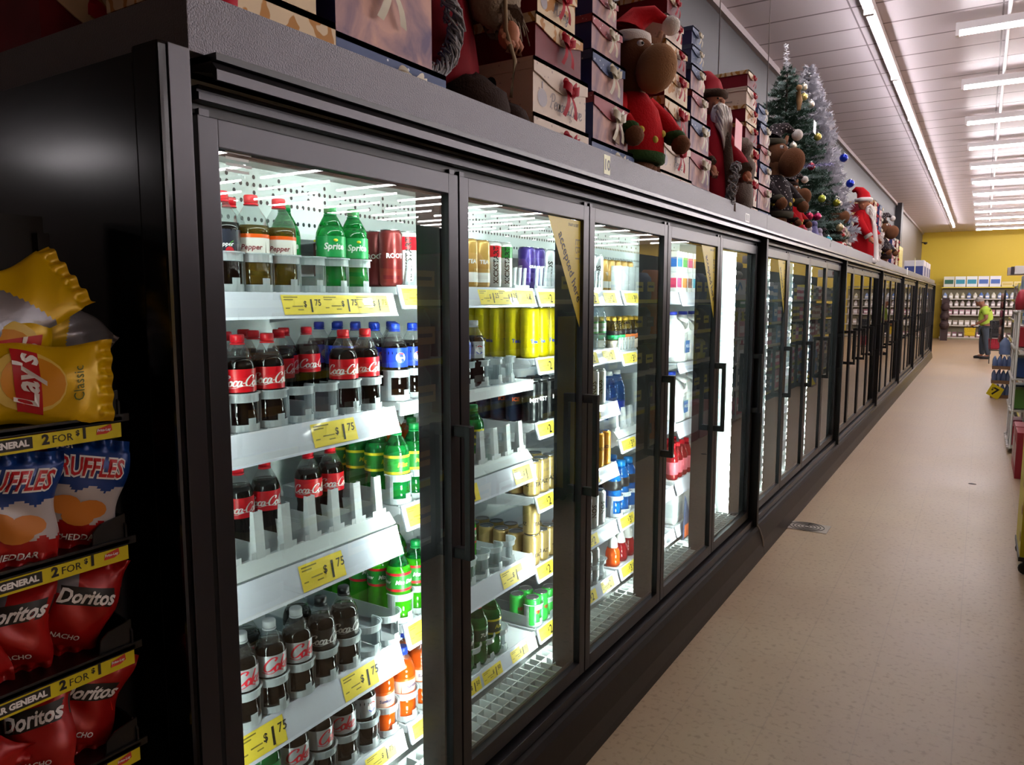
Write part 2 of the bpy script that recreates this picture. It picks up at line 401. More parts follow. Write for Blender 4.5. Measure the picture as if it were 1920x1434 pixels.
def price_tag(parent, y, z, w=.12, h=.046, txt=('1', '75'), xf=-1.385, zs=None, tilt=.30):
    """yellow tag lying on a shelf's price channel; y,z = its lower left corner"""
    zs = parent['z']; xf = parent['xf']; x = xf + .0055 + .3*(zs + .004 - z)
    f = lambda u, v: (x - v*tilt, y+u, z+v)
    b = MB().add([f(0,0), f(w,0), f(w,h), f(0,h)], [(0,1,2,3)], 0)
    f1 = lambda u, v: (x + .0006 - v*tilt, y+u, z+v)
    def T(s, u, v, sz, bold=.02): b.text(s, sz, lambda a, c: f1(u+a, v+c), 1, bold, .1, 'LEFT')
    T('$', w*.50, h*.40, h*.42); T(txt[0], w*.60, h*.12, h*.95, .015)
    if txt[1]: T(txt[1], w*.60+h*.50, h*.44, h*.48, .01)
    for i, (u, v, l) in enumerate(((.05, .86, .34), (.05, .74, .22), (.22, .40, .26), (.34, .22, .14), (.05, .3, .1))):
        b.add([f1(w*u, h*v), f1(w*(u+l), h*v), f1(w*(u+l), h*(v+.05)), f1(w*u, h*(v+.05))], [(0,1,2,3)], 2)
    return b.build('price_tag', [mTag, mInk, mInk2], parent)
def make_shelf(parent, y0, y1, z, rail=.07, xf=-1.385, xb=-1.88, name='shelf'):
    s = MB().box(xb, xf, y0, y1, z-.022, z)
    if not rail: s.box(xf, xf+.008, y0, y1, z-.038, z+.0)
    o = s.build(name, mShelf, parent, bevel=.002)
    br = MB()
    for y in (y0+.003, y1-.007):
        br.prism([(xb, z-.022), (xf-.01, z-.022), (xf-.03, z-.035), (xb, z-.085)], 'y', y, y+.004)
    br.build('bracket', mShelf, o)
    if rail:
        r = MB(); h = rail
        pts = [(xf, z+.004), (xf+.004, z+.004), (xf+.004+h*.30, z+.004-h), (xf+.008+h*.30, z-h-.002), (xf+.0005+h*.30, z-h-.002), (xf, z-.002)]
        r.prism(pts, 'y', y0, y1); r.build('price_channel', mRail, o)
    o['z'] = z; o['xf'] = xf
    return o
def perforated(y0, y1):
    b = MB()
    for row, (z, n, r) in enumerate(((1.905, 1, .005), (1.925, 4, .005), (1.862, 1, .005), (1.885, 3, .005), (1.815, 1, .005))):
        k = int((y1-y0)/(.021*n))
        for i in range(k):
            y = y0 + .012 + i*.021*n
            b.add([(-1.6494, y + r*cos(a*pi/4), z + r*1.2*sin(a*pi/4)) for a in range(8)], [tuple(range(8))], 0)
    return b
CASES = []
yy = .833
for n in (5, 4, 4, 4, 4, 4, 4):
    CASES.append((yy, n)); yy += n*PITCH + .09
CEND = yy - .09
NTH = 'nearest second third fourth fifth sixth farthest'.split()
case_obj = []
for ci, (y0, n) in enumerate(CASES):
    y1 = y0 + n*PITCH; g0 = y0 - (.0 if ci == 0 else .022); g1 = y1 + .068
    t = empty('cooler_case', (0, 0, 0), 0, 'black glass-door cooler case, %s in the long run, %d doors wide' % (NTH[ci], n), 'cooler', 'run of glass-door coolers along the left wall')
    case_obj.append(t)
    # cabinet liner and shell
    b = MB().box(-1.93, -1.90, g0, g1, .16, 1.99)
    b.box(-1.90, -1.20, g0, g1, 1.95, 1.99); b.box(-1.90, -1.215, g0, g1, .19, .215)
    b.box(-1.90, -1.20, y0-.012 if ci else y0-.03, y0-.004 if ci else y0-.004, .19, 1.95); b.box(-1.90, -1.20, y1+.004, y1+.012, .19, 1.95)
    b.build('liner', mLiner, t)
    if ci < 2:
        pb = MB().box(-1.656, -1.650, y0, y1, 1.79, 1.949).prism([(-1.656, 1.79), (-1.650, 1.79), (-1.66, 1.775), (-1.90, 1.76), (-1.90, 1.765)], 'y', y0, y1).build('air_duct_panel', mLiner, t)
        perforated(y0, y1).build('perforations', mHole, pb)
    MB().box(-2.2, -1.93, g0, g1, 0, 2.0).box(-1.93, -1.10, g0, g1, 2.0, 2.012).build('shell', mBlk, t)
    # header
    k = MB().box(-1.165, -1.13, g0-.03 if ci == 0 else g0+.0015, g1-.0015, 2.012, 2.112)
    if ci == 0: k.box(-2.15, -1.165, g0-.03, g0+.0, 2.012, 2.112)
    k.build('header_panel', mHdr, t, bevel=.002)
    v = MB().prism([(-1.165, 2.011), (-1.128, 2.011), (-1.118, 2.005), (-1.10, 1.985), (-1.10, 1.968), (-1.106, 1.968), (-1.112, 1.98), (-1.165, 1.99)], 'y', g0, g1)
    v.build('header_visor', mVis, t)
    MB().prism([(-1.20, 1.968), (-1.150, 1.968), (-1.150, 1.964), (-1.156, 1.962), (-1.156, 1.958), (-1.150, 1.956), (-1.150, 1.944), (-1.20, 1.944)], 'y', g0, g1).build('top_rail', mFrame, t)
    MB().box(-1.215, -1.175, g0, g1, 1.925, 1.9435).box(-1.215, -1.175, g0, g1, .19, .238).build('door_surround', mDark, t)
    # base
    MB().box(-1.20, -1.137, g0, g1, .190, .228).build('sill', mVis, t, bevel=.003)
    MB().prism([(-1.16, .188), (-1.118, .188), (-1.105, .17), (-1.082, .09), (-1.076, .03), (-1.071, .0), (-1.16, 0)], 'y', g0+.001, g1-.001).build('base_panel', mBase, t)
    # posts between the cases
    if ci < 6:
        MB().box(-1.20, -1.115, y1+.025, y1+.065, .16, 2.02).build('post', mDark, t, bevel=.003)
    if ci == 6: MB().box(-2.2, -1.10, y1+.069, y1+.11, 0, 2.03).build('end_panel', mBlk, t)
    # doors, mullions and their lights
    for k in range(n+1):
        y = y0 + k*PITCH; hw = .030 if 0 < k < n else .022
        yc = y if 0 < k < n else (y + .014 if k == 0 else y - .014)
        m = MB().box(-1.280, -1.198, yc-hw, yc+hw, .22, 1.945); mo = m.build('mullion', mBlk, t, bevel=.003)
        if ci < 2:
            l = MB()
            [l.box(-1.2825, -1.2805, yc-.020, yc+.020, .26+.0553*q, .286+.0553*q) for q in range(30)]; l.build('light_strip', mLED, mo)
    if ci < 2:
        tl = MB().prism([(-1.232, 1.944), (-1.212, 1.944), (-1.212, 1.934), (-1.226, 1.928)], 'y', y0+.05, y1-.05); tl.build('top_light_strip', mLEDm, t)
    for k in range(n):
        if k == 0: dr = make_door(t, y0 + .0035, PITCH-.007); KIDS.pop(dr.name, None); proto = dr
        else: dup(proto, t, loc=(0, y0 + k*PITCH + .0035, 0))
# end panel and corner trim of the nearest case
t = case_obj[0]
MB().box(-2.2, -1.165, .760, .799, 0, 2.012).build('end_panel', mGloss, t)
MB().box(-1.175, -1.103, .730, .785, 0, 2.006).build('corner_trim', mGloss, t, bevel=.006)
MB().box(-1.1028, -1.0995, .745, .783, .19, 2.004).build('corner_face', mVis, t, bevel=.001)
MB().prism([(-1.165, 0), (-1.07, 0), (-1.08, .10), (-1.11, .19), (-1.165, .19)], 'y', .787, .831).build('base_panel', mBase, t)
# stickers
b = MB()
fn = lambda u, v: (-1.1294, 2.42+u, 2.07+v)
b.add([fn(-.02,-.035), fn(.03,-.035), fn(.03,.03), fn(-.02,.03)], [(0,1,2,3)], 0); b.text('10', .05, lambda u, v: (-1.1289, 2.425+u, 2.05+v), 1, .03)
b.build('number_tag', [M('header_number_tag', 'd9d79a', .4), M('tag_ink', '3a3a30', .5)], t)
b = MB(); b.add([(-1.1294, 4.22, 2.03), (-1.1294, 4.30, 2.03), (-1.1294, 4.30, 2.075), (-1.1294, 4.22, 2.075)], [(0,1,2,3)], 0)
for i in range(4): b.box(-1.1293, -1.1288, 4.23+i*.017, 4.238+i*.017, 2.035, 2.07, 1)
b.build('serial_sticker', [mWhite, mInk], t)
# small marks on the header of the farther cases
for ci, dy in ((1, 2.2), (2, 2.3)):
    MB().box(-1.1298, -1.1285, CASES[ci][0]+dy, CASES[ci][0]+dy+.03, 2.05, 2.08).build('header_badge', mInk, case_obj[ci])
# triangular payment sticker on doors 2, 4 and in the second case
def ebt(case, y, zt):
    f = lambda u, v: (FX-.0115, y+u, zt+v)
    b = MB().add([f(0,0), f(-.225,0), f(0,-.36)], [(1,2,0)], 0)
    ang = math.atan2(-.36, .225)
    def T(s, u, v, sz, a, mi, bold=.0):
        b.text(s, sz, lambda p, q: (FX-.0110, y+u+p*cos(a)-q*sin(a), zt+v+p*sin(a)+q*cos(a)), mi, bold)
    T('accepted here', -.088, -.165, .046, ang, 1, .012)
    T('EBT', -.036, -.10, .05, -pi/2, 2, .0)
    T('SNAP & EBT', -.052, -.022, .014, 0, 1)
    b.build('corner_sticker', [M('sticker_yellow', 'f2dc45', .4), mInk, M('sticker_grey', 'b9a860', .5)], case)
ebt(case_obj[0], .833+2*PITCH-.046, Z1-.053); ebt(case_obj[0], .833+4*PITCH-.046, Z1-.053); ebt(case_obj[1], CASES[1][0]+PITCH-.046, Z1-.053)
# fineprint sticker on the first door's upper left
b = MB()
for i in range(4): b.add([(FX-.011, .898, 1.868-i*.011), (FX-.011, .955-(i%2)*.006, 1.868-i*.011), (FX-.011, .955-(i%2)*.006, 1.873-i*.011), (FX-.011, .898, 1.873-i*.011)], [(0,1,2,3)], 0)
b.build('door_notice', M('etched_white', 'e8f0ee', .5), t)
# condensate hose and floor drain
MB().tube([(-1.126, 4.69, .20), (-1.105, 4.695, .17), (-1.088, 4.70, .12), (-1.078, 4.70, .06)], .007, 6).build('drain_hose', M('hose_grey', '8f857c', .4), case_obj[0])
b = MB().box(-.145, .145, -.1, .1, 0, .004, 0)
for i in range(5):
    for sg in (-1, 1):
        pts = [(sg*(.02+i*.024)*cos(a)*1.0, (.02+i*.02)*sin(a), .0048) for a in [j*pi/8 - pi/2 for j in range(9)]]
        b.tube(pts, .0028, 4, 1)
b.build('floor_drain_cover', [M('drain_plate', 'a89c90', .4, .4), M('drain_groove', '3a322d', .6)], loc=(-.96, 5.47, .0), label='small square floor grille with curved slots beside the coolers', cat='floor grille')
MB().lathe([(0, .0), (.02, 0), (.018, .003), (0, .004)], 10, sx=1.6, sy=1).build('leaf_scrap', M('scrap_brown', '3a2a22', .7), loc=(.02, 7.55, 0), label='small dark scrap lying on the floor tiles', cat='litter')

# ------------------------------------------------------------------ shelves of the drink sections
SY = [(.872, 1.585), (1.605, 2.347), (2.367, 3.107), (3.13, 3.868), (3.892, 4.60)]
LV = [
 [(1.617, .055), (1.303, .066), (.960, .073), (.616, .073)],
 [(1.640, .060), (1.313, 0), (1.010, .066), (.652, .066)],
 [(1.640, .060), (1.385, .055), (1.143, .055), (.862, .055), (.590, .055)],
 [(1.640, .060), (1.36, .055), (.955, .055), (.585, .055)],
 [(1.640, .070), (1.255, .05), (.92, .07), (.60, .07)]]
shelf = {}
DECK = .345
for s in range(5):
    for l, (z, rail) in enumerate(LV[s]): shelf[s, l] = make_shelf(t, SY[s][0], SY[s][1], z, rail)
    d = make_shelf(t, SY[s][0], SY[s][1], DECK, .05, xf=-1.375, name='bottom_deck'); shelf[s, 9] = d
for s in range(4):
    for l, (z, rail) in enumerate(((1.62, .06), (1.33, .06), (1.03, .06), (.72, .06), (.40, .06))):
        y0 = CASES[1][0] + s*PITCH; make_shelf(case_obj[1], y0+.035, y0+PITCH-.035, z, rail, xf=-1.37)
# white egg-crate grille in front of the deck
b = MB()
y = .87
while y < 4.62:
    b.box(-1.36, -1.215, y, y+.006, .235, .265); y += .042
for i in range(4): b.box(-1.362+i*.047, -1.358+i*.047, .87, 4.62, .235, .265)
b.build('air_grille', mLiner, t)
# price tags
for y in (.93, 1.19, 1.315, 1.43): price_tag(shelf[0, 0], y if y > 1 else .89, 1.569, .125 if y > 1 else .05)
price_tag(shelf[0, 1], 1.267, 1.243, .15, .056)
price_tag(shelf[0, 2], 1.215, .894, .145, .062)
price_tag(shelf[0, 3], 1.345, .549, .13, .06)
price_tag(shelf[0, 3], 1.02, .549, .13, .06); price_tag(shelf[0, 9], 1.42, .302, .12, .04)
for y, tx in ((1.615, ('1', '25')), (1.99, ('1', '25')), (2.105, ('1', '25')), (2.225, ('4', ''))): price_tag(shelf[1, 0], y, 1.588, .115, .048, tx)
price_tag(shelf[1, 2], 1.87, .951, .11, .054, ('1', '')); price_tag(shelf[1, 2], 2.20, .951, .12, .054, ('1', '')); price_tag(shelf[1, 2], 1.62, .951, .11, .054)
price_tag(shelf[1, 3], 2.12, .593, .14, .054, ('1', '')); price_tag(shelf[1, 3], 1.62, .593, .11, .054)
for y, tx in ((1.62, ('1', '75')), (1.86, ('1', '50')), (1.99, ('1', '50')), (2.17, ('1', '50'))): price_tag(shelf[1, 9], y, .30, .115, .04, tx)
for l, z in ((0, 1.588), (1, 1.338), (2, 1.096), (3, .815), (4, .543), (9, .30)):
    for y in ((2.375, 2.60, 2.75, 2.93) if l in (0, 1, 9) else (2.375, 2.78)): price_tag(shelf[2, l], y, z, .125, .045, ('2', ''))
for l, z in ((0, 1.588), (1, 1.312), (2, .907), (3, .537), (9, .30)): price_tag(shelf[3, l], 3.15, z, .16, .045, ('3', '50'))
# ================================================================== drinks
mCap = {k: M('cap_'+k, c, .35) for k, c in dict(red='e0182a', green='0c8a45', blue='1a3fb8', silver='c9ccd0', black='1a1a1c', white='f0f0ee', orange='f07018').items()}
mNeck = clear('clear_plastic', 'f2f4f4', 'ffffff', .06, 1.5, .03)
mNeckG = clear('green_plastic', '3fae6a', '1d9a50', .25, 1.5, .03)
mNeckB = clear('blue_plastic', '9cc4e8', '3f7fd0', .25, 1.5, .03)
def liquid(name, tint, body, fac): return clear('liquid_'+name, tint, body, fac, 1.45, .04)
LQ = dict(cola=liquid('cola', '5a3626', '120805', .78), diet=liquid('diet', '4c3a30', '17100d', .82), green=liquid('green', '58c880', '0f9a45', .5),
          lime=liquid('lime', '90e050', '46c818', .6), orange=liquid('orange', 'ffb070', 'f56414', .82), yellow=liquid('golden', 'b8a050', '6a5518', .6),
          blue=liquid('blue', '60b0f0', '0a7ad8', .75), clearw=liquid('water', 'e8f0f4', 'e0ecf2', .12), red=liquid('red', 'e06060', 'c01828', .7), tea=liquid('tea', '9a4a20', '5a1e0a', .8))
def contour():
    return [(a*1.06, b) for a, b in [(.0, .004), (.018, .003), (.030, .002), (.0345, .012), (.0350, .030), (.0325, .050), (.0305, .068), (.0325, .086), (.0350, .096), (.0352, .102), (.0352, .140), (.0350, .146), (.0340, .153), (.029, .168), (.0215, .184), (.0150, .196), (.0128, .202)]]
def round_():
    return [(a*1.06, b) for a, b in [(.0, .004), (.018, .003), (.030, .002), (.0350, .012), (.0355, .030), (.0355, .062), (.0340, .068), (.0352, .075), (.0352, .128), (.0355, .136), (.0350, .150), (.030, .168), (.022, .182), (.0150, .194), (.0128, .200)]]
def petal(a, z): return 1 + (.05*cos(5*a)*max(0, 1 - z/.03)) + .012*cos(14*a)*(1 if .03 < z < .095 else 0)
WORDS = 'word'
def bottle(kind):
    cfg = BOT[kind]; prof = contour() if cfg.get('shape', 'c') == 'c' else round_()
    t = empty('soda_bottle', (0, 0, 0)); fill = cfg.get('fill', .172); lz0, lz1 = cfg.get('lab', (.090, .142)); neck = cfg.get('neck', mNeck)
    low = [p for p in prof if p[1] <= fill]; hi = [p for p in prof if p[1] >= fill]
    MB().lathe(low + [(0, low[-1][1]+.001)], 20, rf=petal).build('filled_bottle', LQ[cfg['liq']], t)
    MB().lathe([low[-1]] + hi, 16).build('neck', neck, t)
    c = MB().lathe([(.0165, .196), (.0165, .199), (.0128, .199), (.0145, .2015)], 16).lathe([(.0152, .2015), (.0152, .2155), (.0138, .2185), (0, .2185)], 18, rf=lambda a, z: 1+.03*cos(18*a)); c.build('cap', mCap[cfg['cap']], t)
    lab = MB(); r = .0377
    lab.lathe([(r, lz0), (r, lz1)], 24, mi=0, mf=None)
    # drop the caps the lathe adds
    lab.f = lab.f[:-2]; lab.m = lab.m[:-2]; lab.s = lab.s[:-2]
    mats = [cfg['lm']]; cfg['art'](lab, mats, r, lz0, lz1); lab.build('label', mats, t)
    return t
def band(lab, mats, r, z0, z1, mat):
    mats.append(mat); k = len(mats)-1; o = len(lab.f); lab.lathe([(r+.0002, z0), (r+.0002, z1)], 24, mi=k); lab.f = lab.f[:-2]; lab.m = lab.m[:-2]; lab.s = lab.s[:-2]
def barcode(lab, k, r, z, a):
    f = cyl(r, z, a); lab.add([f(-.008, -.008), f(.008, -.008), f(.008, .010), f(-.008, .010)], [(0,1,2,3)], k)
def art_coke(word, mat, size=.0245, second=None):
    def A(lab, mats, r, z0, z1):
        mats.append(mat); mats.append(mInk); mats.append(mWhite)
        st, w = cursive(word)
        for a0 in (0, pi): lab.ribbon(st, size, cyl(r, (z0+z1)/2-.012, a0, .0005), 1, .17, .05)
        for a0 in (0, pi): lab.ribbon([[(-w*.5, -.05), (-w*.2, -.2), (w*.05, -.02), (w*.3, -.16)]], size, cyl(r, (z0+z1)/2-.011, a0, .0005), 1, .10, .03)
        barcode(lab, 3, r+.0003, (z0+z1)/2, pi/2); 
        for i in range(5):
            f = cyl(r, (z0+z1)/2-.006, pi/2, .0008); u = -.006+i*.0027; lab.add([f(u, 0), f(u+.0012, 0), f(u+.0012, .014), f(u, .014)], [(0,1,2,3)], 2)
        if second: lab.text(second, .010, cyl(r, z0+.003, .35, .0006), len(mats)-1 if False else 1, .01)
    return A
def art_word(word, mat, size=.016, bandm=None, shear=.2, bold=.02, extra=None):
    def A(lab, mats, r, z0, z1):
        if bandm: band(lab, mats, r, z0, z0+(z1-z0)*.14, bandm); band(lab, mats, r, z1-(z1-z0)*.14, z1, bandm)
        mats.append(mat); k = len(mats)-1
        for a0 in (0, pi*.66, pi*1.33): lab.text(word, size, cyl(r, (z0+z1)/2-size*.3, a0, .0006), k, bold, shear)
        if extra: extra(lab, mats, r, z0, z1)
    return A
def pepsi(lab, mats, r, z0, z1):
    n = len(mats); mats += [mWhite, mRedInk, M('globe_blue', '1440b0', .4)]
    for a0 in (0, pi*.66, pi*1.33):
        f = cyl(r, (z0+z1)/2, a0, .0005); R = .015
        lab.add([f(R*cos(i*pi/10), R*sin(i*pi/10)) for i in range(20)], [tuple(range(20))], n)
        f = cyl(r, (z0+z1)/2, a0, .0009)
        lab.add([f(R*.95*cos(pi*.08+i*pi*.8/8), R*.95*sin(pi*.08+i*pi*.8/8)) for i in range(9)], [tuple(range(9))], n+1)
        lab.add([f(R*.95*cos(pi*1.12+i*pi*.7/8), R*.95*sin(pi*1.12+i*pi*.7/8)) for i in range(9)], [tuple(range(9))], n+2)
def cherries(lab, mats, r, z0, z1):
    n = len(mats); mats += [M('cherry_red', 'b81828', .4), M('stem_green', '50a030', .5)]
    for a0 in (-.35, .5, 1.7, 2.6, 3.8, 4.7):
        f = cyl(r, z0+.018, a0, .0005); R = .0095
        lab.add([f(R*cos(i*pi/7), R*sin(i*pi/7)) for i in range(14)], [tuple(range(14))], n)
        lab.ribbon([[(.0, .9), (.3, 1.8), (.9, 2.2)]], .01, cyl(r, z0+.018, a0, .0006), n+1, .14, .12, 0)
mCokeRed = M('cola_red_label', 'd01020', .32); mSilverL = M('silver_label', 'b9bcc0', .35, .3); mBlackL = M('black_label', '17120f', .35); mDPd = M('dark_navy_label', '1b1c2a', .35)
mDPw = M('offwhite_label', 'e6e0da', .4); mBlueL = M('blue_label', '1b3fc0', .32); mGreenL = M('green_label', '13924a', .35); mOrangeL = M('orange_label', 'ea5a12', .35); mLimeL = M('lime_label', '1f7a2a', .35)
mDPm = M('maroon_print', '7a1420', .4); mYellowP = M('yellow_print', 'f2e030', .4); mPinkL = M('pale_peach_label', 'e8b8a8', .4); mDarkGreen = M('dark_green_label', '12402a', .35)
BOT = dict(
 coke=dict(liq='cola', cap='red', lm=mCokeRed, art=art_coke('Coca-Cola', mWhite)),
 diet=dict(liq='diet', cap='silver', lm=mSilverL, art=art_coke('Coke', M('diet_red', 'd0142c', .4), .034)),
 zero=dict(liq='diet', cap='black', lm=mBlackL, art=art_coke('Coca-Cola', mWhite)),
 sprite=dict(liq='green', cap='green', neck=mNeckG, lm=mGreenL, art=art_word('Sprite', mWhite, .022, None, .15, .03, lambda lab, mats, r, z0, z1: (mats.append(mYellowP), [lab.ball((cyl(r, z1-.010, a)(0.004, 0)), .006, 8, len(mats)-1, (.3, 1, .6)) for a in (0, pi*.66, pi*1.33)]))),
 cherry=dict(liq='cola', cap='red', lm=mDPd, shape='r', lab=(.07, .135), fill=.150, art=art_word('Dr Pepper', mWhite, .0125, None, .15, .02, cherries)),
 dietdp=dict(liq='yellow', cap='red', lm=mDPw, shape='r', lab=(.07, .130), fill=.150, art=art_word('Pepper', mDPm, .0165, mOrangeL, .2, .02)),
 pepsi=dict(liq='cola', cap='blue', lm=mBlueL, shape='r', lab=(.095, .150), art=art_word('pepsi', mWhite, .011, None, 0, .01, pepsi)),
 dpepsi=dict(liq='cola', cap='silver', lm=mSilverL, shape='r', lab=(.095, .150), art=art_word('pepsi', mWhite, .011, None, 0, .01, pepsi)),
 dew=dict(liq='lime', cap='green', neck=mNeckG, lm=mLimeL, shape='r', lab=(.095, .150), art=art_word('Mtn Dew', mWhite, .0165, mRedInk, .3, .03)),
 mist=dict(liq='green', cap='green', neck=mNeckG, lm=mLimeL, shape='r', lab=(.085, .140), art=art_word('Mist', mYellowP, .018, mYellowP, .3, .03)),
 sunkist=dict(liq='orange', cap='blue', lm=mPinkL, shape='r', lab=(.080, .130), fill=.188, art=art_word('Sunkist', M('navy_print', '20306a', .4), .013, mOrangeL, .1, .03)),
 sunorange=dict(liq='orange', cap='green', lm=mOrangeL, shape='r', lab=(.080, .130), fill=.188, art=art_word('Orange', mWhite, .013, None, .1, .03)),
 sevenup=dict(liq='green', cap='red', neck=mNeckG, lm=mDarkGreen, shape='r', lab=(.080, .135), art=art_word('7UP', mWhite, .02, mLimeL, .1, .03)),
 ginger=dict(liq='green', cap='green', neck=mNeckG, lm=mDarkGreen, shape='r', lab=(.080, .135), art=art_word('Ale', mYellowP, .02, mYellowP, .1, .03)),
 brisk=dict(liq='tea', cap='blue', lm=M('tea_label', '3a3a8a', .35), shape='r', lab=(.080, .145), art=art_word('Brisk', mYellowP, .016, mYellowP, .2, .03)),
 water=dict(liq='clearw', cap='white', neck=mNeckB, lm=mBlueL, shape='r', lab=(.060, .120), art=art_word('Water', mWhite, .015)),
 sport=dict(liq='blue', cap='white', neck=mNeckB, lm=M('sport_black_label', '15181c', .35), shape='r', lab=(.110, .150), art=art_word('G', mWhite, .022)),
 zephyr=dict(liq='clearw', cap='white', lm=mSilverL, shape='r', lab=(.07, .12), fill=.19, art=art_word('Juice', mGreenL, .015, mGreenL)),
)
DESC = dict(coke='red-labelled cola bottle with red cap', diet='silver-labelled diet cola bottle', zero='black-labelled cola bottle with black cap', sprite='green lemon-lime soda bottle', cherry='dark-labelled cherry pepper soda bottle',
 dietdp='white-labelled diet pepper soda bottle', pepsi='blue-labelled cola bottle with blue cap', dpepsi='silver-labelled cola bottle', dew='bright lime soda bottle with green cap', mist='green soda bottle with yellow label mark',
 sunkist='orange soda bottle with blue cap', sunorange='orange soda bottle with green cap', sevenup='green soda bottle with red cap', ginger='green ginger ale bottle', brisk='purple-labelled iced tea bottle', water='clear blue water bottle',
 sport='bright blue sports drink bottle', zephyr='clear juice bottle with green band')
proto_b = {}; used = set()
BAY = ['first', 'second', 'third', 'fourth', 'fifth']
LVL = {0: 'top', 1: 'second', 2: 'third', 3: 'fourth', 4: 'fifth', 9: 'bottom'}
def base_z(s, l): return DECK if l == 9 else LV[s][l][0]
cnt = {}
def put(kind, s, l, y, row=0, x=-1.425, rz=None, dz=0):
    if kind not in proto_b: proto_b[kind] = bottle(kind); o = proto_b[kind]
    else: o = dup(proto_b[kind])
    key = (kind, s, l, row); cnt[key] = cnt.get(key, 0) + 1
    o.location = (x - row*.076, y, base_z(s, l) + dz)
    look = -.56 - math.atan2(-x, y)*0
    o.rotation_euler = (0, 0, (random.uniform(-.5, .35) - .25) if rz is None else rz)
    r = 'front row' if row == 0 else ('second row' if row == 1 else 'row %d' % (row+1))
    return tag(o, '%s, %s in %s, %s shelf, %s bay' % (DESC[kind], ORD[cnt[key]-1], r, LVL[l], BAY[s]), 'bottle', 'bottles on the %s shelf of the %s cooler bay' % (LVL[l], BAY[s]))
# ---- plastic lane racks
mRack = clear('frosted_white_plastic', 'e8f0f2', 'eef4f8', .62, 1.4, .25)
def lane_rack(n, pitch, depth=.40, h=.088, r=.0385):
    """glide rack: per lane a floor strip, two side walls and a cut-out front hoop"""
    t = MB()
    for i in range(n):
        c = i*pitch
        t.box(-depth, 0, c-r+.004, c+r-.004, .0, .004)
        for sg in (-1, 1): 
            y = c + sg*(pitch/2-.0015)
            t.box(-depth, -.03, y-.001, y+.001, .004, .045)
        # front hoop wall with a window, plus a lip ring
        k = 16; pts = [(cos(a)*(r+.002), sin(a)*(r+.002)) for a in [(-.62+1.24*j/k)*pi for j in range(k+1)]]
        for j in range(k):
            win = 3 <= j <= 12
            (x0, y0), (x1, y1) = pts[j], pts[j+1]
            for za, zb in (((.004, .020), (h-.018, h)) if win and j not in (7, 8) else ((.004, h),) if not win else ((.004, .034), (h-.018, h))):
                t.add([(x0-.03, c+y0, za), (x1-.03, c+y1, za), (x1-.03, c+y1, zb), (x0-.03, c+y0, zb),
                       (x0*.95-.03, c+y0*.95, za), (x1*.95-.03, c+y1*.95, za), (x1*.95-.03, c+y1*.95, zb), (x0*.95-.03, c+y0*.95, zb)],
                      [(0,1,2,3), (5,4,7,6), (3,2,6,7), (1,0,4,5), (0,3,7,4), (2,1,5,6)], 0)
        for j in range(k):
            (x0, y0), (x1, y1) = pts[j], pts[j+1]; q = 1.10
            t.add([(x0-.03, c+y0, h), (x1-.03, c+y1, h), (x1*q-.03, c+y1*q, h), (x0*q-.03, c+y0*q, h), (x0-.03, c+y0, h+.003), (x1-.03, c+y1, h+.003), (x1*q-.03, c+y1*q, h+.003), (x0*q-.03, c+y0*q, h+.003)],
                  [(4,5,6,7), (3,2,1,0), (2,3,7,6), (0,1,5,4)], 0)
    return t
def comb_rack(n, pitch, h=.150, depth=.36):
    """divider comb: tall channel fingers rising from a sloping front ledge"""
    t = MB(); L = (n-1)*pitch
    t.prism([(-depth, .0), (.0, .0), (.012, .01), (-.012, .040), (-.022, .040), (-.03, .006), (-depth, .006)], 'y', -pitch*.5, L+pitch*.5)
    for i in range(n):
        c = i*pitch; w = .013
        t.prism([(-.036, .030), (-.010, .030), (-.018, h), (-.030, h)], 'y', c-w, c-w+.003)
        t.prism([(-.036, .030), (-.010, .030), (-.018, h), (-.030, h)], 'y', c+w-.003, c+w)
        t.prism([(-.013, .030), (-.010, .030), (-.018, h), (-.021, h)], 'y', c-w+.003, c+w-.003)
        t.prism([(-.05, .006), (-.012, .040), (-.012, .055), (-.05, .02)], 'y', c-w-.014, c+w+.014)
        t.box(-depth, -.036, c-.001, c+.001, .006, .07)
    return t
mComb = clear('milky_comb_plastic', 'eef4f6', 'f4f8fa', .85, 1.4, .25)
def rack(mb, s, l, y, label, x=-1.392):
    return mb.build('bottle_rack', mComb if 'comb' in label else mRack, loc=(x, y, base_z(s, l)+.0008), label=label, cat='bottle rack', group='plastic lane racks on the cooler shelves')
PX = .0042
# bay 1, top shelf
for k, y in (('cherry', 1.075), ('dietdp', 1.155), ('dietdp', 1.235)): put(k, 0, 0, y, dz=PX, rz=-.75)
for k, y in (('sprite', 1.40), ('sprite', 1.483)): put(k, 0, 0, y, dz=PX, rz=-.55)
put('sprite', 0, 0, 1.318, 1, dz=PX)
for y in (1.075, 1.155): put('cherry' if y < 1.1 else 'dietdp', 0, 0, y, 1, dz=PX)
rack(lane_rack(6, .0815), 0, 0, 1.075, 'frosted lane rack holding pepper and lemon-lime bottles, top shelf of first bay')
# second shelf
for y in (1.020, 1.103, 1.186, 1.435, 1.518): put('coke', 0, 1, y, dz=PX, rz=-.45 if y < 1.2 else -.75)
for y in (1.103, 1.269, 1.352): put('coke', 0, 1, y, 1 if y < 1.2 else 2, dz=PX)
put('coke', 0, 1, 1.30, 3, dz=PX); put('coke', 0, 1, 1.02, 1, dz=PX)
rack(lane_rack(7, .083), 0, 1, 1.020, 'frosted lane rack with two empty lanes among red cola bottles, first bay')
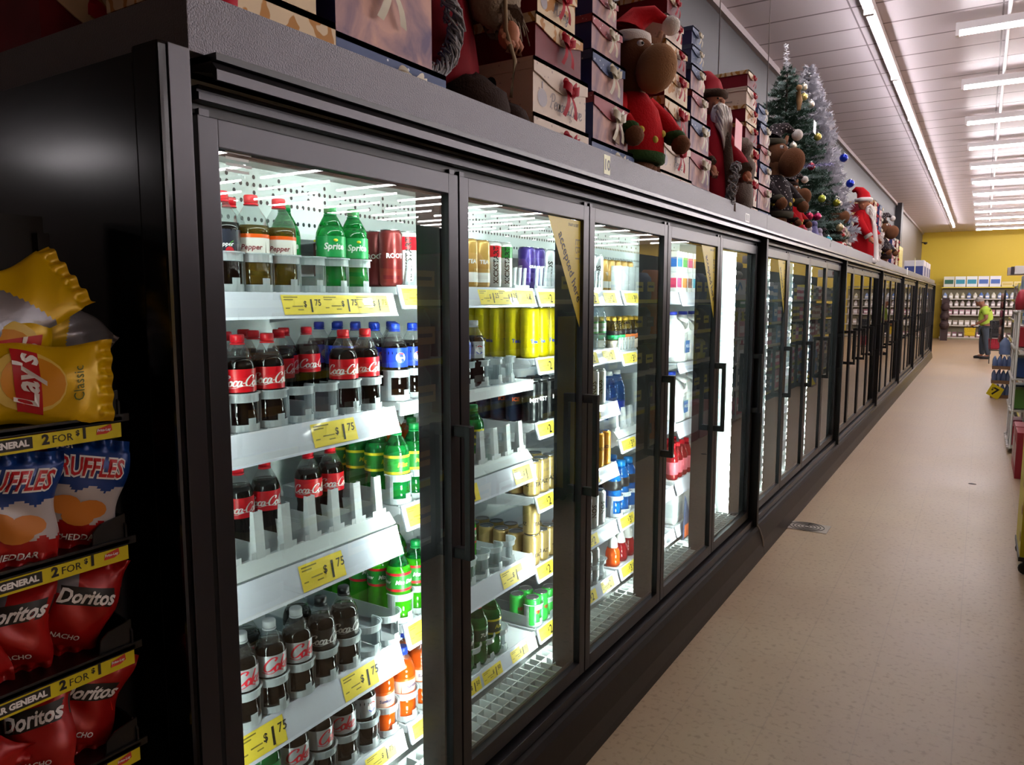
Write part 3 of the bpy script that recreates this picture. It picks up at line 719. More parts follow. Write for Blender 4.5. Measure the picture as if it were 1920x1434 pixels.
# third shelf: comb racks, bottles at the back
for y in (1.02, 1.105, 1.19): put('coke', 0, 2, y+.10, 2, dz=.007)
for y in (1.30, 1.385): put('coke', 0, 2, y+.14, 2, dz=.007)
put('coke', 0, 2, 1.56, 3, dz=.007)
rack(comb_rack(8, .082), 0, 2, .965, 'tall frosted divider comb, empty in front, third shelf of first bay')
# fourth shelf
for y in (.985, 1.068, 1.151, 1.234): put('diet', 0, 3, y, x=-1.412, dz=PX, rz=-.30)
for y in (1.317, 1.40): put('zero', 0, 3, y, x=-1.412, dz=PX, rz=-.35)
for y in (.985, 1.068, 1.151): put('diet', 0, 3, y, 1, dz=PX)
put('zero', 0, 3, 1.317, 1, dz=PX)
rack(lane_rack(8, .083), 0, 3, .985, 'frosted lane rack of silver and black labelled cola bottles, first bay', x=-1.381)
# bottom deck, bays 1 and 2
for k, y in (('sprite', 1.13), ('diet', 1.22), ('diet', 1.305), ('diet', 1.39), ('dpepsi', 1.47), ('sunkist', 1.55)): put(k, 0, 9, y, x=-1.42, dz=PX)
for k, y in (('diet', 1.22), ('diet', 1.305), ('sunkist', 1.55)): put(k, 0, 9, y, 1, x=-1.42, dz=PX)
rack(lane_rack(6, .083), 0, 9, 1.14, 'frosted lane rack on the bottom shelf of the first bay', x=-1.385)
for y in (1.645, 1.73): put('sunkist', 1, 9, y, x=-1.42, dz=PX)
put('sunkist', 1, 9, 1.645, 1, x=-1.42, dz=PX)
for k, y in (('sevenup', 2.04), ('ginger', 2.125)): put(k, 1, 9, y, x=-1.42, dz=PX, rz=-.2)
for k, y, r in (('sevenup', 1.955, 0), ('sevenup', 2.04, 1), ('ginger', 2.125, 1), ('ginger', 1.955, 1)): put(k, 1, 9, y, r, x=-1.42, dz=PX)
rack(lane_rack(7, .0845), 1, 9, 1.645, 'frosted lane rack on the bottom shelf below the second bay', x=-1.385)

# ---- cans
mTop = M('can_lid', 'c8cacc', .25, .9)
def can(name, base, art, r=.0331, h=.122, mat2=None):
    t = empty(name, (0, 0, 0)); b = MB()
    b.lathe([(r*.76, 0), (r*.94, .006), (r, .012), (r, h-.012), (r*.84, h-.003)], 18); mats = [base]
    n0 = len(b.v); art(b, mats, r, h); b.build('can_body', mats, t)
    MB().lathe([(r*.84, h-.0028), (r*.86, h), (r*.80, h), (r*.78, h-.004), (0, h-.004)], 18).build('can_lid', mTop, t)
    return t
def vword(word, mat, size, bandm=None):
    def A(b, mats, r, h):
        mats.append(mat)
        for a0 in (0, 2.1, 4.2):
            b.text(word, size, lambda u, v: cyl(r, h*.5, a0, .0005)(-v+size*.3, u), 1, .03)
        if bandm: mats.append(bandm); b.lathe([(r+.0003, h*.66), (r+.0003, h*.9)], 18, mi=2); b.f = b.f[:-2]; b.m = b.m[:-2]; b.s = b.s[:-2]
    return A
def hword(word, mat, size, bandm=None, zf=.5):
    def A(b, mats, r, h):
        mats.append(mat)
        for a0 in (0, 2.1, 4.2): b.text(word, size, cyl(r, h*zf, a0, .0005), 1, .03)
        if bandm: mats.append(bandm); b.lathe([(r+.0003, h*.12), (r+.0003, h*.32)], 18, mi=2); b.f = b.f[:-2]; b.m = b.m[:-2]; b.s = b.s[:-2]
    return A
def canmat(n, c, metal=.45): return M('can_'+n, c, .28, metal)
CAN = dict(
 kick=('silver and red energy can with vertical lettering', lambda: can('drink_can', canmat('silverw', 'd8d6d4', .3), vword('KICKSTART', mInk, .024, mCokeRed), .0331, .158)),
 kickg=('silver and green energy can with vertical lettering', lambda: can('drink_can', canmat('silverw', 'd8d6d4', .3), vword('KICKSTART', mInk, .024, mLimeL), .0331, .158)),
 red=('red tall energy can', lambda: can('drink_can', canmat('red', 'c8182a'), vword('VENOM', mWhite, .026), .0331, .158)),
 brown=('dark red tall can', lambda: can('drink_can', canmat('maroon', '6a1c1c'), hword('ROOT', mWhite, .018), .0331, .158)),
 amber=('amber and white tall can', lambda: can('drink_can', canmat('amber', 'c89a50', .3), hword('TEA', mWhite, .018, mWhite), .0331, .158)),
 yellow=('tall yellow tea can', lambda: can('drink_can', canmat('yellow', 'd8c400', .2), hword('Tea', mBlueL, .02, None, .3), .0365, .19)),
 black=('black energy can with bright claw letters', lambda: can('drink_can', canmat('black', '16181a'), hword('MST', mWhite, .022), .0331, .158)),
 tallblk=('tall black coffee-style can', lambda: can('drink_can', canmat('darkblue', '1c2a44'), hword('ICE', mOrangeL, .02), .0331, .158)),
 gold=('gold energy can with black lettering', lambda: can('drink_can', canmat('gold', 'c0a468', .6), hword('TAZ', mInk, .022, None, .3), .0331, .135)),
 goldy=('short gold can with dark lettering', lambda: can('drink_can', canmat('gold', 'c0a468', .6), hword('TAZ', mInk, .02, None, .3), .0331, .122)),
 copper=('copper-pink can', lambda: can('drink_can', canmat('copper', 'b07a6a', .4), hword('BERRY', mWhite, .014), .0331, .122)),
 green=('small bright green can', lambda: can('drink_can', canmat('green', '38c850', .3), hword('up', mRedInk, .022), .0300, .115)),
 silver=('silver striped energy can', lambda: can('drink_can', canmat('silver', 'c4c8cc', .5), vword('NOS', mInk, .03), .0331, .158)),
 purple=('tall dark purple can', lambda: can('drink_can', canmat('purple', '34206a', .4), hword('GRAPE', mWhite, .014), .0331, .158)),
 orangec=('amber can with black mark', lambda: can('drink_can', canmat('orangec', 'd89020', .4), hword('NOS', mInk, .02), .0331, .158)),
)
proto_c = {}
def putc(kind, s, l, y, row=0, x=-1.425, stack=0, rz=None):
    if kind not in proto_c: proto_c[kind] = CAN[kind][1](); o = proto_c[kind]
    else: o = dup(proto_c[kind])
    key = (kind, s, l, row, stack); cnt[key] = cnt.get(key, 0) + 1
    H = {'yellow': .19, 'gold': .135, 'goldy': .122, 'copper': .122, 'green': .115}.get(kind, .158)
    o.location = (x - row*.069, y, base_z(s, l) + .0005 + stack*(H+.0005)); o.rotation_euler = (0, 0, random.uniform(-.9, .1) if rz is None else rz)
    r = 'front row' if row == 0 else 'row %d' % (row+1)
    return tag(o, '%s, %s in %s%s, %s shelf, %s bay' % (CAN[kind][0], ORD[cnt[key]-1], r, ', stacked' if stack else '', LVL[l], BAY[s]), 'can', 'cans on the %s shelf of the %s cooler bay' % (LVL[l], BAY[s]))
mRod = M('clear_rack_plastic', 'd8e2e6', .12, 0, .6, coat=1)
def fence(s, l, y0, y1, label, h=.075):
    """low clear plastic front fence with slanting uprights"""
    b = MB(); n = max(2, int((y1-y0)/.03))
    b.box(-.36, .0, 0, y1-y0, 0, .004); b.box(-.012, 0, 0, y1-y0, .004, .014)
    for i in range(n):
        y = i*(y1-y0)/n; b.prism([(y, .014), (y+.014, .014), (y+.022, h), (y+.008, h)], 'x', -.010, -.004)
    return b.build('can_rack', mRack, loc=(-1.388, y0, base_z(s, l)+.0003), label=label, cat='can rack', group='plastic lane racks on the cooler shelves')
# bay 1 right end seen past the green bottles / bay 2 left end
for k, y, r in (('brown', 1.645, 1), ('kick', 1.70, 0), ('kick', 1.775, 0), ('brown', 1.63, 0), ('brown', 1.63, 2), ('brown', 1.70, 2)): putc(k, 1, 0, y, r)
for k, y in (('red', 1.92), ('amber', 1.99), ('amber', 2.06), ('kick', 2.13), ('kickg', 2.20)): putc(k, 1, 0, y, x=-1.415, rz=-.5)
putc('kick', 1, 0, 1.85, x=-1.415)
for k, y in (('red', 1.92), ('amber', 1.99), ('kick', 2.13)): putc(k, 1, 0, y, 1)
fence(1, 0, 1.66, 1.84, 'clear low fence rack in front of silver cans, top shelf behind first door'); fence(1, 0, 2.235, 2.335, 'clear low fence rack after the tall cans, top shelf, second bay')
for k, y in (('purple', 2.30),): putc(k, 1, 0, y, 1)
# bay 2 second shelf: colas, then yellow cans of bay 3 behind
for k, y in (('pepsi', 1.64), ('pepsi', 1.72), ('pepsi', 1.955), ('dpepsi', 2.035)): put(k, 1, 1, y, dz=PX, rz=-.4)
for k, y in (('pepsi', 1.64), ('pepsi', 1.72), ('pepsi', 1.80)): put(k, 1, 1, y, 2, dz=PX)
rack(lane_rack(8, .082), 1, 1, 1.64, 'frosted lane rack with blue-labelled cola bottles, second shelf of second bay')
# bay 2 third shelf
for k, y in (('mist', 1.64), ('mist', 1.72), ('sunorange', 1.80), ('sunorange', 1.88)): put(k, 1, 2, y, dz=.007, rz=-.4)
for k, y in (('mist', 1.64), ('sunorange', 1.80)): put(k, 1, 2, y, 1, dz=.007)
put('brisk', 1, 2, 1.97, dz=.007, rz=-.4)
for y, r in ((2.05, 1), (2.14, 1), (1.97, 2)): put('ginger', 1, 2, y, r, dz=.007)
rack(lane_rack(3, .082), 1, 2, 1.64, 'frosted lane rack holding green and orange soda bottles behind the first mullion')
rack(comb_rack(5, .083), 1, 2, 1.975, 'tall frosted divider comb on the third shelf of the second bay')
# bay 2 fourth shelf
for y in (1.64, 1.72, 1.80): put('dew', 1, 3, y, dz=PX, rz=-.3)
for y in (1.64, 1.72): put('dew', 1, 3, y, 1, dz=PX)
for y, r in ((1.925, 0), (1.925, 1), (2.01, 1), (2.09, 1)): put('dew', 1, 3, y, r, dz=PX, rz=-.3)
rack(lane_rack(8, .082), 1, 3, 1.64, 'frosted lane rack with empty hoops beside lime soda bottles, second bay')
# deeper rows seen past the front ones
for r in (2, 3, 4):
    for y in (1.645, 1.72): putc('brown', 1, 0, y, r) if r > 2 else None
for r in (1, 3, 4):
    for y in (1.64, 1.72): put('pepsi', 1, 1, y, r, dz=PX)
for r in (2, 3):
    for y in (1.64, 1.72): put('mist', 1, 2, y, r, dz=.007)
    for y in (1.80, 1.88): put('sunorange', 1, 2, y, r, dz=.007)
for r in (2, 3, 4):
    for y in (1.64, 1.72, 1.80): put('dew', 1, 3, y, r, dz=PX)
for y in (1.92, 1.99, 2.06, 2.13, 2.20): putc('amber' if y < 2.1 else 'red', 1, 0, y, 2)
for y in (1.02, 1.103, 1.186, 1.435, 1.518): put('coke', 0, 1, y, 3 if y > 1.4 else 2, dz=PX)
for r in (2, 3, 4):
    for i in range(2): putc('yellow', 2, 1, 2.41+i*.078, r, x=-1.43)
    for i in range(2): putc('tallblk', 2, 2, 2.40+i*.072, r)
    for i in range(2): putc('gold', 2, 3, 2.40+i*.070, r, x=-1.415)
    for i in range(2): putc('goldy', 2, 4, 2.40+i*.070, r, x=-1.415)
for y, r in ((1.645, 2), (1.73, 1), (1.73, 2)): put('sunkist', 1, 9, y, r, x=-1.42, dz=PX)
# bay 3
for l, kinds in ((0, ('purple', 'purple', 'silver', 'purple', 'silver', 'silver', 'silver', 'silver', 'silver')),):
    for i, k in enumerate(kinds): putc(k, 2, l, 2.42+i*.074, 0, x=-1.45)
fence(2, 0, 2.39, 2.95, 'clear low fence rack along the top shelf of the third bay', .085)
for i in range(4):
    putc('yellow', 2, 1, 2.41+i*.078, 0, x=-1.43); putc('yellow', 2, 1, 2.41+i*.078, 1, x=-1.43)
for i in range(4): put('zephyr', 2, 1, 2.75+i*.078, 0, dz=.004)
for i, k in enumerate(('black', 'black', 'black', 'black', 'silver', 'silver', 'silver')): putc(k, 2, 2, 2.40+i*.072, 0, x=-1.42)
for i in range(4): putc('tallblk', 2, 2, 2.40+i*.072, 1)
for i in range(2): putc('silver', 2, 2, 2.92+i*.07, 0, x=-1.42)
for i in range(4):
    putc('gold', 2, 3, 2.40+i*.070, 0, x=-1.415)
    if i < 3: putc('gold', 2, 3, 2.40+i*.070, 1, x=-1.415)
for i in range(2): putc('orangec', 2, 3, 2.76+i*.07, 0, x=-1.415)
for i in range(3): putc('orangec', 2, 3, 2.90+i*.07, 0, x=-1.415)
for i in range(3):
    putc('goldy', 2, 4, 2.40+i*.070, 0, x=-1.415)
    putc('goldy', 2, 4, 2.40+i*.070, 1, x=-1.415)
    putc('goldy', 2, 4, 2.40+i*.070, 0, x=-1.415, stack=1) if i < 1 else None
for i in range(2): putc('copper', 2, 4, 2.63+i*.072, 0, x=-1.415)
for i in range(4): putc('silver', 2, 4, 2.80+i*.072, 0, x=-1.425)
for i in range(3): putc('green', 2, 9, 2.40+i*.066, 0, x=-1.41, rz=-.2)
for i in range(2): putc('green', 2, 9, 2.40+i*.066, 1, x=-1.41)
for i in range(5): putc('silver', 2, 9, 2.66+i*.072, 0, x=-1.42)
rack(lane_rack(8, .083), 2, 9, 2.41, 'frosted lane rack on the bottom shelf of the third bay', x=-1.385)
for i, (c) in enumerate(('orange', 'red', 'red')):
    b = MB(); b.lathe([(.0, 0), (.034, 0), (.036, .02), (.034, .06), (.026, .085)], 14, mi=0); b.lathe([(.022, .085), (.024, .088), (.020, .125), (.010, .14), (0, .14)], 14, mi=1)
    tag(b.build('juice_bottle', [LQ[c], mCap['white']], loc=(-1.42, 3.17+i*.090, DECK+PX+.001)), 'squat %s juice bottle with tall white cap, %s of three' % (('amber', 'rosy', 'rosy')[i], ORD[i]), 'bottle', 'squat juice bottles on the bottom shelf')
# bay 4: dairy and juices
mMilk = M('milk_jug_plastic', 'eef0ee', .35); mMilkL = M('milk_label', '2a6ab0', .4)
def jug(label, x, y, z, rz=0, sc=1):
    t = empty('milk_jug', (x, y, z), rz, label, 'jug', 'milk jugs in the fourth cooler bay'); b = MB()
    sq = lambda a, z: (1/max(abs(cos(a)), abs(sin(a))))**.55
    b.lathe([(0, .0), (.062, 0), (.070, .012), (.071, .13), (.066, .155), (.045, .195), (.022, .222), (.020, .238)], 24, rf=lambda a, z: sq(a, z) if z < .16 else 1+(sq(a, z)-1)*max(0, 1-(z-.155)/.05))
    b.map(lambda a, c, d: (a*sc, c*sc, d*sc)); b.build('jug_body', mMilk, t)
    h = MB().tube([(.055*sc, .0, .15*sc), (.088*sc, 0, .165*sc), (.075*sc, 0, .205*sc), (.03*sc, 0, .222*sc)], .011*sc, 8); h.build('jug_handle', mMilk, t)
    MB().lathe([(.023*sc, .234*sc), (.023*sc, .25*sc), (0, .25*sc)], 14).build('cap', mCap['blue'], t)
    f = MB().add([(.0815*sc, -.03*sc, .05*sc), (.0815*sc, .03*sc, .05*sc), (.0815*sc, .03*sc, .11*sc), (.0815*sc, -.03*sc, .11*sc)], [(0,1,2,3)]); f.text('MILK', .022*sc, lambda u, v: (.082*sc, u, .075*sc+v), 1, .02)
    f.build('label', [mMilkL, mWhite], t); return t
def carton(name, label, loc, dx, dy, dz, c1, c2, rz=0, cat='carton', group=None):
    t = empty(name, loc, rz, label, cat, group)
    b = MB().box(-dx/2, dx/2, -dy/2, dy/2, 0, dz); b.build('box_body', M('print_'+c1, c1, .45), t, bevel=min(dx, dy, dz)*.04)
    p = MB().box(dx/2+.0006, dx/2+.0012, -dy*.46, dy*.46, dz*.25, dz*.72)
    p.box(-dx*.46, dx*.46, -dy/2-.0012, -dy/2-.0006, dz*.25, dz*.72)
    p.build('printed_panel', M('print_'+c2, c2, .45), t)
    return t
# bay 4
panels = MB()
panels.box(-.34, .0, 0, .70, 0, .005)
for i in range(9): panels.lathe([(.036, .005), (.036, .115)], 8, (-.045, .04+i*.077, 0), a0=-pi*.5, a1=pi*.5); panels.lathe([(.033, .115), (.033, .005)], 8, (-.045, .04+i*.077, 0), a0=-pi*.5, a1=pi*.5)
panels.build('bottle_rack', mRack, loc=(-1.392, 3.14, 1.6408), label='tall frosted scalloped rack on the top shelf of the fourth bay', cat='bottle rack', group='plastic lane racks on the cooler shelves')
for i in range(6): putc('amber', 3, 0, 3.24+i*.077, 2, x=-1.43)
mGB = M('green_band', '20a060', .4); mOB = M('orange_band', 'e87830', .4); mNB = M('black_band', '20181a', .4)
sj0 = {}
for i in range(8):
    for r in range(3):
        k = 0 if i < 2 else 1
        if k not in sj0:
            b = MB().lathe([(0, 0), (.026, 0), (.028, .01), (.028, .10), (.020, .125), (.011, .140), (.011, .150)], 12, mi=0)
            b.lathe([(.0285, .012), (.0285, .055)], 12, mi=3); b.lathe([(.0286, .060), (.0286, .080)], 12, mi=1); b.lathe([(.0286, .082), (.0286, .100)], 12, mi=4); b.lathe([(.0125, .145), (.0125, .160), (0, .160)], 10, mi=2)
            o = b.build('juice_bottle', [LQ['yellow'], mGB if k == 0 else mOB, M('cap_gold', 'c8a030', .4), M('juice_label', 'e8d8c8', .4), mNB]); sj0[k] = o
        else: o = dup(sj0[k])
        o.location = (-1.43-r*.062, 3.165+i*.066, 1.3608)
        tag(o, 'small gold-capped juice bottle with %s band, %s along row %d, second shelf of fourth bay' % (('green', 'orange')[k], ORD[i], r+1), 'bottle', 'small juice bottles in the fourth bay')
fence(3, 1, 3.14, 3.34, 'clear low fence rack on the second shelf of the fourth bay', .07); 
for i in range(4):
    b = MB(); b.lathe([(0, 0), (.038, 0), (.043, .012), (.043, .09), (.038, .115), (.043, .14), (.043, .20), (.022, .26), (.015, .275)], 16, mi=0, rf=lambda a, z: 1+.03*sin(6*a)); b.lathe([(.0440, .07), (.0440, .135)], 16, mi=1); b.lathe([(.018, .27), (.018, .29), (0, .29)], 12, mi=2)
    b.build('water_bottle', [mNeckB, mBlueL, mCap['white']], loc=(-1.56, 3.20+i*.10, .9558), label='large ribbed blue water bottle, %s from the camera, third shelf of fourth bay' % ORD[i], cat='bottle', group='large water bottles in the fourth bay')
rack(comb_rack(8, .085, .14), 3, 2, 3.17, 'large frosted divider comb in front of blue water bottles, fourth bay')
for i in range(6):
    b = MB(); b.lathe([(0, 0), (.036, 0), (.041, .012), (.041, .11), (.036, .125), (.041, .14), (.040, .175), (.024, .215), (.020, .225)], 16, mi=0); b.lathe([(.042, .125), (.042, .168)], 16, mi=1); b.lathe([(.023, .22), (.023, .245), (0, .25)], 12, mi=2)
    b.build('sport_bottle', [LQ['blue'], M('sport_black_label', '15181c', .35), M('sport_cap', '1080d0', .35)], loc=(-1.43-.085*(i % 2), 3.18+(i//2)*.09, .5896), label='bright blue sports drink bottle, %s along %s row, fourth shelf of fourth bay' % (ORD[i//2], ('front', 'back')[i % 2]), cat='bottle', group='blue sports drinks in the fourth bay')
rack(lane_rack(7, .09, h=.10, r=.043), 3, 3, 3.18, 'wide frosted lane rack holding bright blue sports bottles')
# bay 5: milk, small cartons, red bottles
for i, y in enumerate((4.02, 4.19, 4.36, 4.52)):
    jug('large white milk jug, %s from the camera, second shelf of fifth bay' % ORD[i], -1.46, y, 1.2555, 0, 1.12)
    jug('large white milk jug, %s from the camera, third shelf of fifth bay' % ORD[i], -1.46, y, .9205, 0, 1.12)
cols = [('d83a6a', 'pink'), ('20a0c0', 'teal'), ('e09030', 'amber'), ('3070c0', 'navy'), ('8a4a30', 'brown'), ('60a850', 'green'), ('30b0d0', 'cyan')]
for i in range(7):
    for st in range(2):
        c, nm = cols[(i*2+st*3) % 7]
        carton('drink_carton', 'small white carton, %s print, %s along, %s, top shelf, fifth bay' % (nm, ORD[i], ('bottom layer', 'upper layer')[st]), (-1.43, 3.945+i*.088, 1.6405+st*.111), .06, .072, .11, 'f0f0f0', c, group='small cartons on the top shelf of the fifth bay')
for i in range(4):
    for r in range(2): 
        b = MB(); b.lathe([(0, 0), (.03, 0), (.034, .01), (.034, .12), (.018, .17), (.014, .18)], 12, mi=0); b.lathe([(.016, .178), (.016, .20), (0, .2)], 10, mi=1); b.lathe([(.0345, .03), (.0345, .10)], 12, mi=2)
        b.build('berry_bottle', [LQ['red'], mCap['red'], M('berry_label', 'e06878', .4)], loc=(-1.42-r*.075, 3.96+i*.076, .6008), label='red berry drink bottle, %s along %s row, fourth shelf of fifth bay' % (ORD[i], ('front', 'back')[r]), cat='bottle', group='red bottles in the fifth bay')
for i in range(3): jug('white milk jug, %s along the fourth shelf of the fifth bay' % ORD[i], -1.47, 4.34+i*.14, .6005, 0, .85)
for i in range(4): carton('food_carton', 'plain white tray box on the bottom deck of the fifth bay, %s from the camera' % ORD[i], (-1.47, 4.0+i*.165, DECK+.001), .16, .15, .16, 'e6e8ea', 'd0d8dc', group='white boxes on the bottom deck of the fifth bay')
# promotional card leaning at the foot of bay 4
b = MB().prism([(3.93, .27), (4.12, .27), (3.95, .52)], 'x', -1.338, -1.335); b.box(-1.3345, -1.333, 3.95, 4.07, .28, .35, 1)
b.build('promo_card', [M('card_navy', '3a4460', .5), M('card_red', 'd0602a', .5)], label='triangular dark promo card standing behind the fourth glass door', cat='sign')
# ================================================================== snack rack at the near end
mTray = M('black_tray_plastic', '0b0a0a', .35); mBagY = M('yellow_foil', 'd9b000', .3, .15, bump=(30, .3)); mBagS = M('silver_foil', '8e8f96', .3, .5, bump=(40, .4))
mBagB = M('blue_foil', '14397c', .3, .15, bump=(30, .3)); mBagR = M('red_foil', 'a01210', .32, .15, bump=(30, .3)); mBagW = M('white_foil', 'b9b4b4', .35, .1); mChip = M('chip_print', 'c87a28', .5)
mStripY = M('shelf_strip_yellow', 'd8c81a', .45)
sr = empty('snack_rack', (0, 0, 0), 0, 'black snack rack with yellow price strips beside the cooler end', 'rack')
MB().box(-1.44, -1.42, -.35, .70, 0, 1.75).box(-1.42, -1.40, .68, .70, 0, 1.72).box(-1.42, -1.15, -.35, .70, .0, .08).build('back_panel', M('rack_back', '080808', .6), sr)
TR = [1.414, 1.213, 1.035, .865, .69, .50]
SN_END = .665
for i, z in enumerate(TR):
    o = MB().box(-1.42, -1.148, -.34, SN_END, z, z+.006).box(-1.152, -1.148, -.34, SN_END+.012, z-.002, z+.010).build('tray', mTray, sr)
    w = MB().prism([(-1.42, z+.006), (-1.15, z+.006), (-1.15, z+.030), (-1.165, z+.045), (-1.42, z+.075)], 'y', SN_END-.004, SN_END-.001)
    w.prism([(SN_END-.055, z+.006), (SN_END-.001, z+.006), (SN_END-.001, z+.048), (SN_END-.040, z+.040), (SN_END-.052, z+.030)], 'x', -1.157, -1.154)
    w.build('end_stop', mTray, o)
    s = MB().box(-1.1535, -1.1515, -.34, SN_END, z-.027, z-.004, 0)
    for k in range(4):
        y = SN_END - .028 - k*.262; f = lambda u, v: (-1.1508, y+u, z-.020+v)
        s.text('1', .022, lambda u, v: f(u-.030, v), 1, .05); s.text('$', .011, lambda u, v: f(u-.040, v+.006), 1, .03)
        s.text('FOR', .016, lambda u, v: f(u-.062, v), 2); s.text('2', .020, lambda u, v: f(u-.086, v), 1, .05)
        s.add([f(-.215, -.003), f(-.104, -.003), f(-.104, .014), f(-.215, .014)], [(0,1,2,3)], 1)
        s.text('DOLLAR GENERAL', .0125, lambda u, v: (-1.1504, y-.160+u, z-.0185+v), 4, .05, 0, 'CENTER', .102)
        pts = [(-.012, .002), (-.010, .011), (.0, .013), (.012, .016), (.013, .006), (.004, .002)]
        s.add([f(*p) for p in pts], [tuple(range(6))], 3); s.text('Frito-Lay', .0058, lambda u, v: (-1.1504, y+u, z-.0135+v), 4, .03)
    s.build('price_strip', [mStripY, mInk, mInk2 if False else mInk, M('logo_red', 'c83a2a', .5), mWhite], o)
def bag(w, h, th, zones, art=None, seed=0):
    """foil snack bag: two bulged faces meeting in crimped ends; centred on its middle, front towards +x"""
    rnd = random.Random(seed); ph = [rnd.uniform(0, 6.28) for _ in range(8)]; nu, nv = 36, 48
    def S(u, v, sg):                       # u,v in -1..1
        b = max(0, 1-u*u)**.55 * max(0, 1-abs(v/.90)**3.2) if abs(v) < .90 else 0
        wr = .10*sin(5*u+ph[0]+3*v)*sin(4*v+ph[1]) + .07*sin(9*v+ph[2]+4*u) + .10*sin(11*u+ph[3])*max(0, abs(v)-.45)
        pinch = 1 - .09*(1-abs(v)**3)*0 - .05*(1-v*v)
        x = sg*th/2*b*(1+wr) + .012*sin(2*v+ph[4]) + (.006*sin(14*u+ph[5]) if abs(v) > .82 else 0)
        return (x, u*w/2*pinch + .004*sin(5*v+ph[6]), v*h/2)
    t = empty('snack_bag', (0, 0, 0)); b = MB(); mats = [z[0] for z in zones]
    for sg in (1, -1):
        V = [S(-1+2*i/nu, -1+2*j/nv, sg) for j in range(nv+1) for i in range(nu+1)]; o = len(b.v); b.v += V
        for j in range(nv):
            for i in range(nu):
                q = [o+j*(nu+1)+i, o+j*(nu+1)+i+1, o+(j+1)*(nu+1)+i+1, o+(j+1)*(nu+1)+i]
                b.f.append(q if sg > 0 else q[::-1]); u, v = -1+2*(i+.5)/nu, -1+2*(j+.5)/nv
                k = 0
                for n, z in enumerate(zones):
                    if z[1](u, v, sg): k = n
                b.m.append(k); b.s.append(True)
    b.build('bag_body', mats, t)
    if art:
        a = MB(); am = []
        def P(u, v, off=.0016):
            x, y, z = S(max(-1, min(1, u*2/w)), max(-1, min(1, v*2/h)), 1); return (x+off, y, z)
        art(a, am, P); a.build('printed_logo', am, t)
    return t
def disc(a, P, cx, cy, rx, ry, k, n=20, off=.0016, m=4):
    """disc laid on the bag in rings so it follows the bulge"""
    V = [P(cx, cy, off)]; F = []
    for r in range(1, m+1):
        for i in range(n): t = 2*pi*i/n; V.append(P(cx+rx*r/m*cos(t), cy+ry*r/m*sin(t), off))
    for i in range(n): F.append((0, 1+i, 1+(i+1) % n))
    for r in range(1, m):
        for i in range(n): a1, a2 = 1+(r-1)*n+i, 1+(r-1)*n+(i+1) % n; F.append((a1, a1+n, a2+n, a2))
    a.add(V, F, k, True)
def quadpatch(a, P, pts, k, off=.0022, n=6):
    (x0, y0), (x1, y1), (x2, y2), (x3, y3) = pts; V = []; F = []
    for j in range(n+1):
        for i in range(n+1):
            s, t = i/n, j/n; V.append(P((1-t)*((1-s)*x0+s*x1)+t*((1-s)*x3+s*x2), (1-t)*((1-s)*y0+s*y1)+t*((1-s)*y3+s*y2), off))
    for j in range(n):
        for i in range(n): q = j*(n+1)+i; F.append((q, q+1, q+n+2, q+n+1))
    a.add(V, F, k, True)
mLaysR = M('banner_red', 'b8101c', .35); mGlow = M('sun_orange', 'd9921c', .4); mPale = M('sun_pale', 'e8c860', .4)
def art_lays(a, am, P):
    am += [mPale, mGlow, mLaysR, mWhite, M('small_green_print', '5a6a20', .5)]
    disc(a, P, 0, .012, .048, .048, 0, off=.0014); disc(a, P, 0, .006, .040, .040, 1, off=.0020)
    quadpatch(a, P, [(-.050, -.006), (.046, .000), (.050, .034), (-.048, .026)], 2, .003)
    a.text("Lay's", .042, lambda u, v: P(u, v+.001, .0042), 3, .03, .2); a.text('Classic', .020, lambda u, v: P(u, v-.058, .0022), 4)
def art_ruf(a, am, P):
    am += [mLaysR, mWhite, mChip]
    a.text('RUFFLES', .036, lambda u, v: P(u*.70, v*1.1+.030, .0020), 1, .09, .15); a.text('RUFFLES', .036, lambda u, v: P(u*.70, v*1.1+.030, .0030), 0, .02, .15)
    for cx, cy in ((-.022, -.016), (.018, -.022), (.0, -.034)): disc(a, P, cx, cy, .024, .015, 2, 14, .0022)
    a.text('CHEDDAR', .014, lambda u, v: P(u, v-.072, .0022), 1, .02)
    a.text('JUST', .012, lambda u, v: P(u-.034, v+.070, .0022), 1, .03)
def art_dor(a, am, P):
    am += [mInk, mWhite, M('tri_red', 'd83018', .4)]
    a.add([P(-.05, -.03), P(.05, -.01), P(.0, .06)], [(0,1,2)], 2)
    quadpatch(a, P, [(-.055, .0), (.055, .012), (.055, .040), (-.055, .028)], 0, .002)
    a.text('Doritos', .030, lambda u, v: P(u*.9, v+.010+u*.1, .0036), 1, .03, .2)
    a.text('NACHO', .012, lambda u, v: P(u, v-.05, .0024), 1, .02)
Zt = lambda u, v, s: True
lays_z = [(mBagY, Zt), (mBagS, lambda u, v, s: s < 0 and abs(v) < .75)]
laysS_z = [(mBagY, Zt), (mBagS, lambda u, v, s: v < .05 + .35*u)]
ruf_z = [(mBagB, Zt), (mBagW, lambda u, v, s: v < .12+.06*sin(9*u)), (mBagR, lambda u, v, s: v < -.50+.05*sin(14*u))]
dor_z = [(mBagR, Zt), (mBagS, lambda u, v, s: s < 0 and abs(u) < .6)]
dorS_z = [(mBagR, Zt), (mBagS, lambda u, v, s: u < -.25 and v > .2)]
def pose(o, loc, roll=0, pitch=0, yaw=0):
    """roll: turn in the plane facing the aisle; pitch: lean back; yaw: turn about the vertical"""
    o.matrix_local = Matrix.Translation(loc) @ Matrix.Rotation(yaw, 4, 'Z') @ Matrix.Rotation(-pitch, 4, 'Y') @ Matrix.Rotation(roll, 4, 'X'); return o
G = 'snack bags on the rack at the near end'
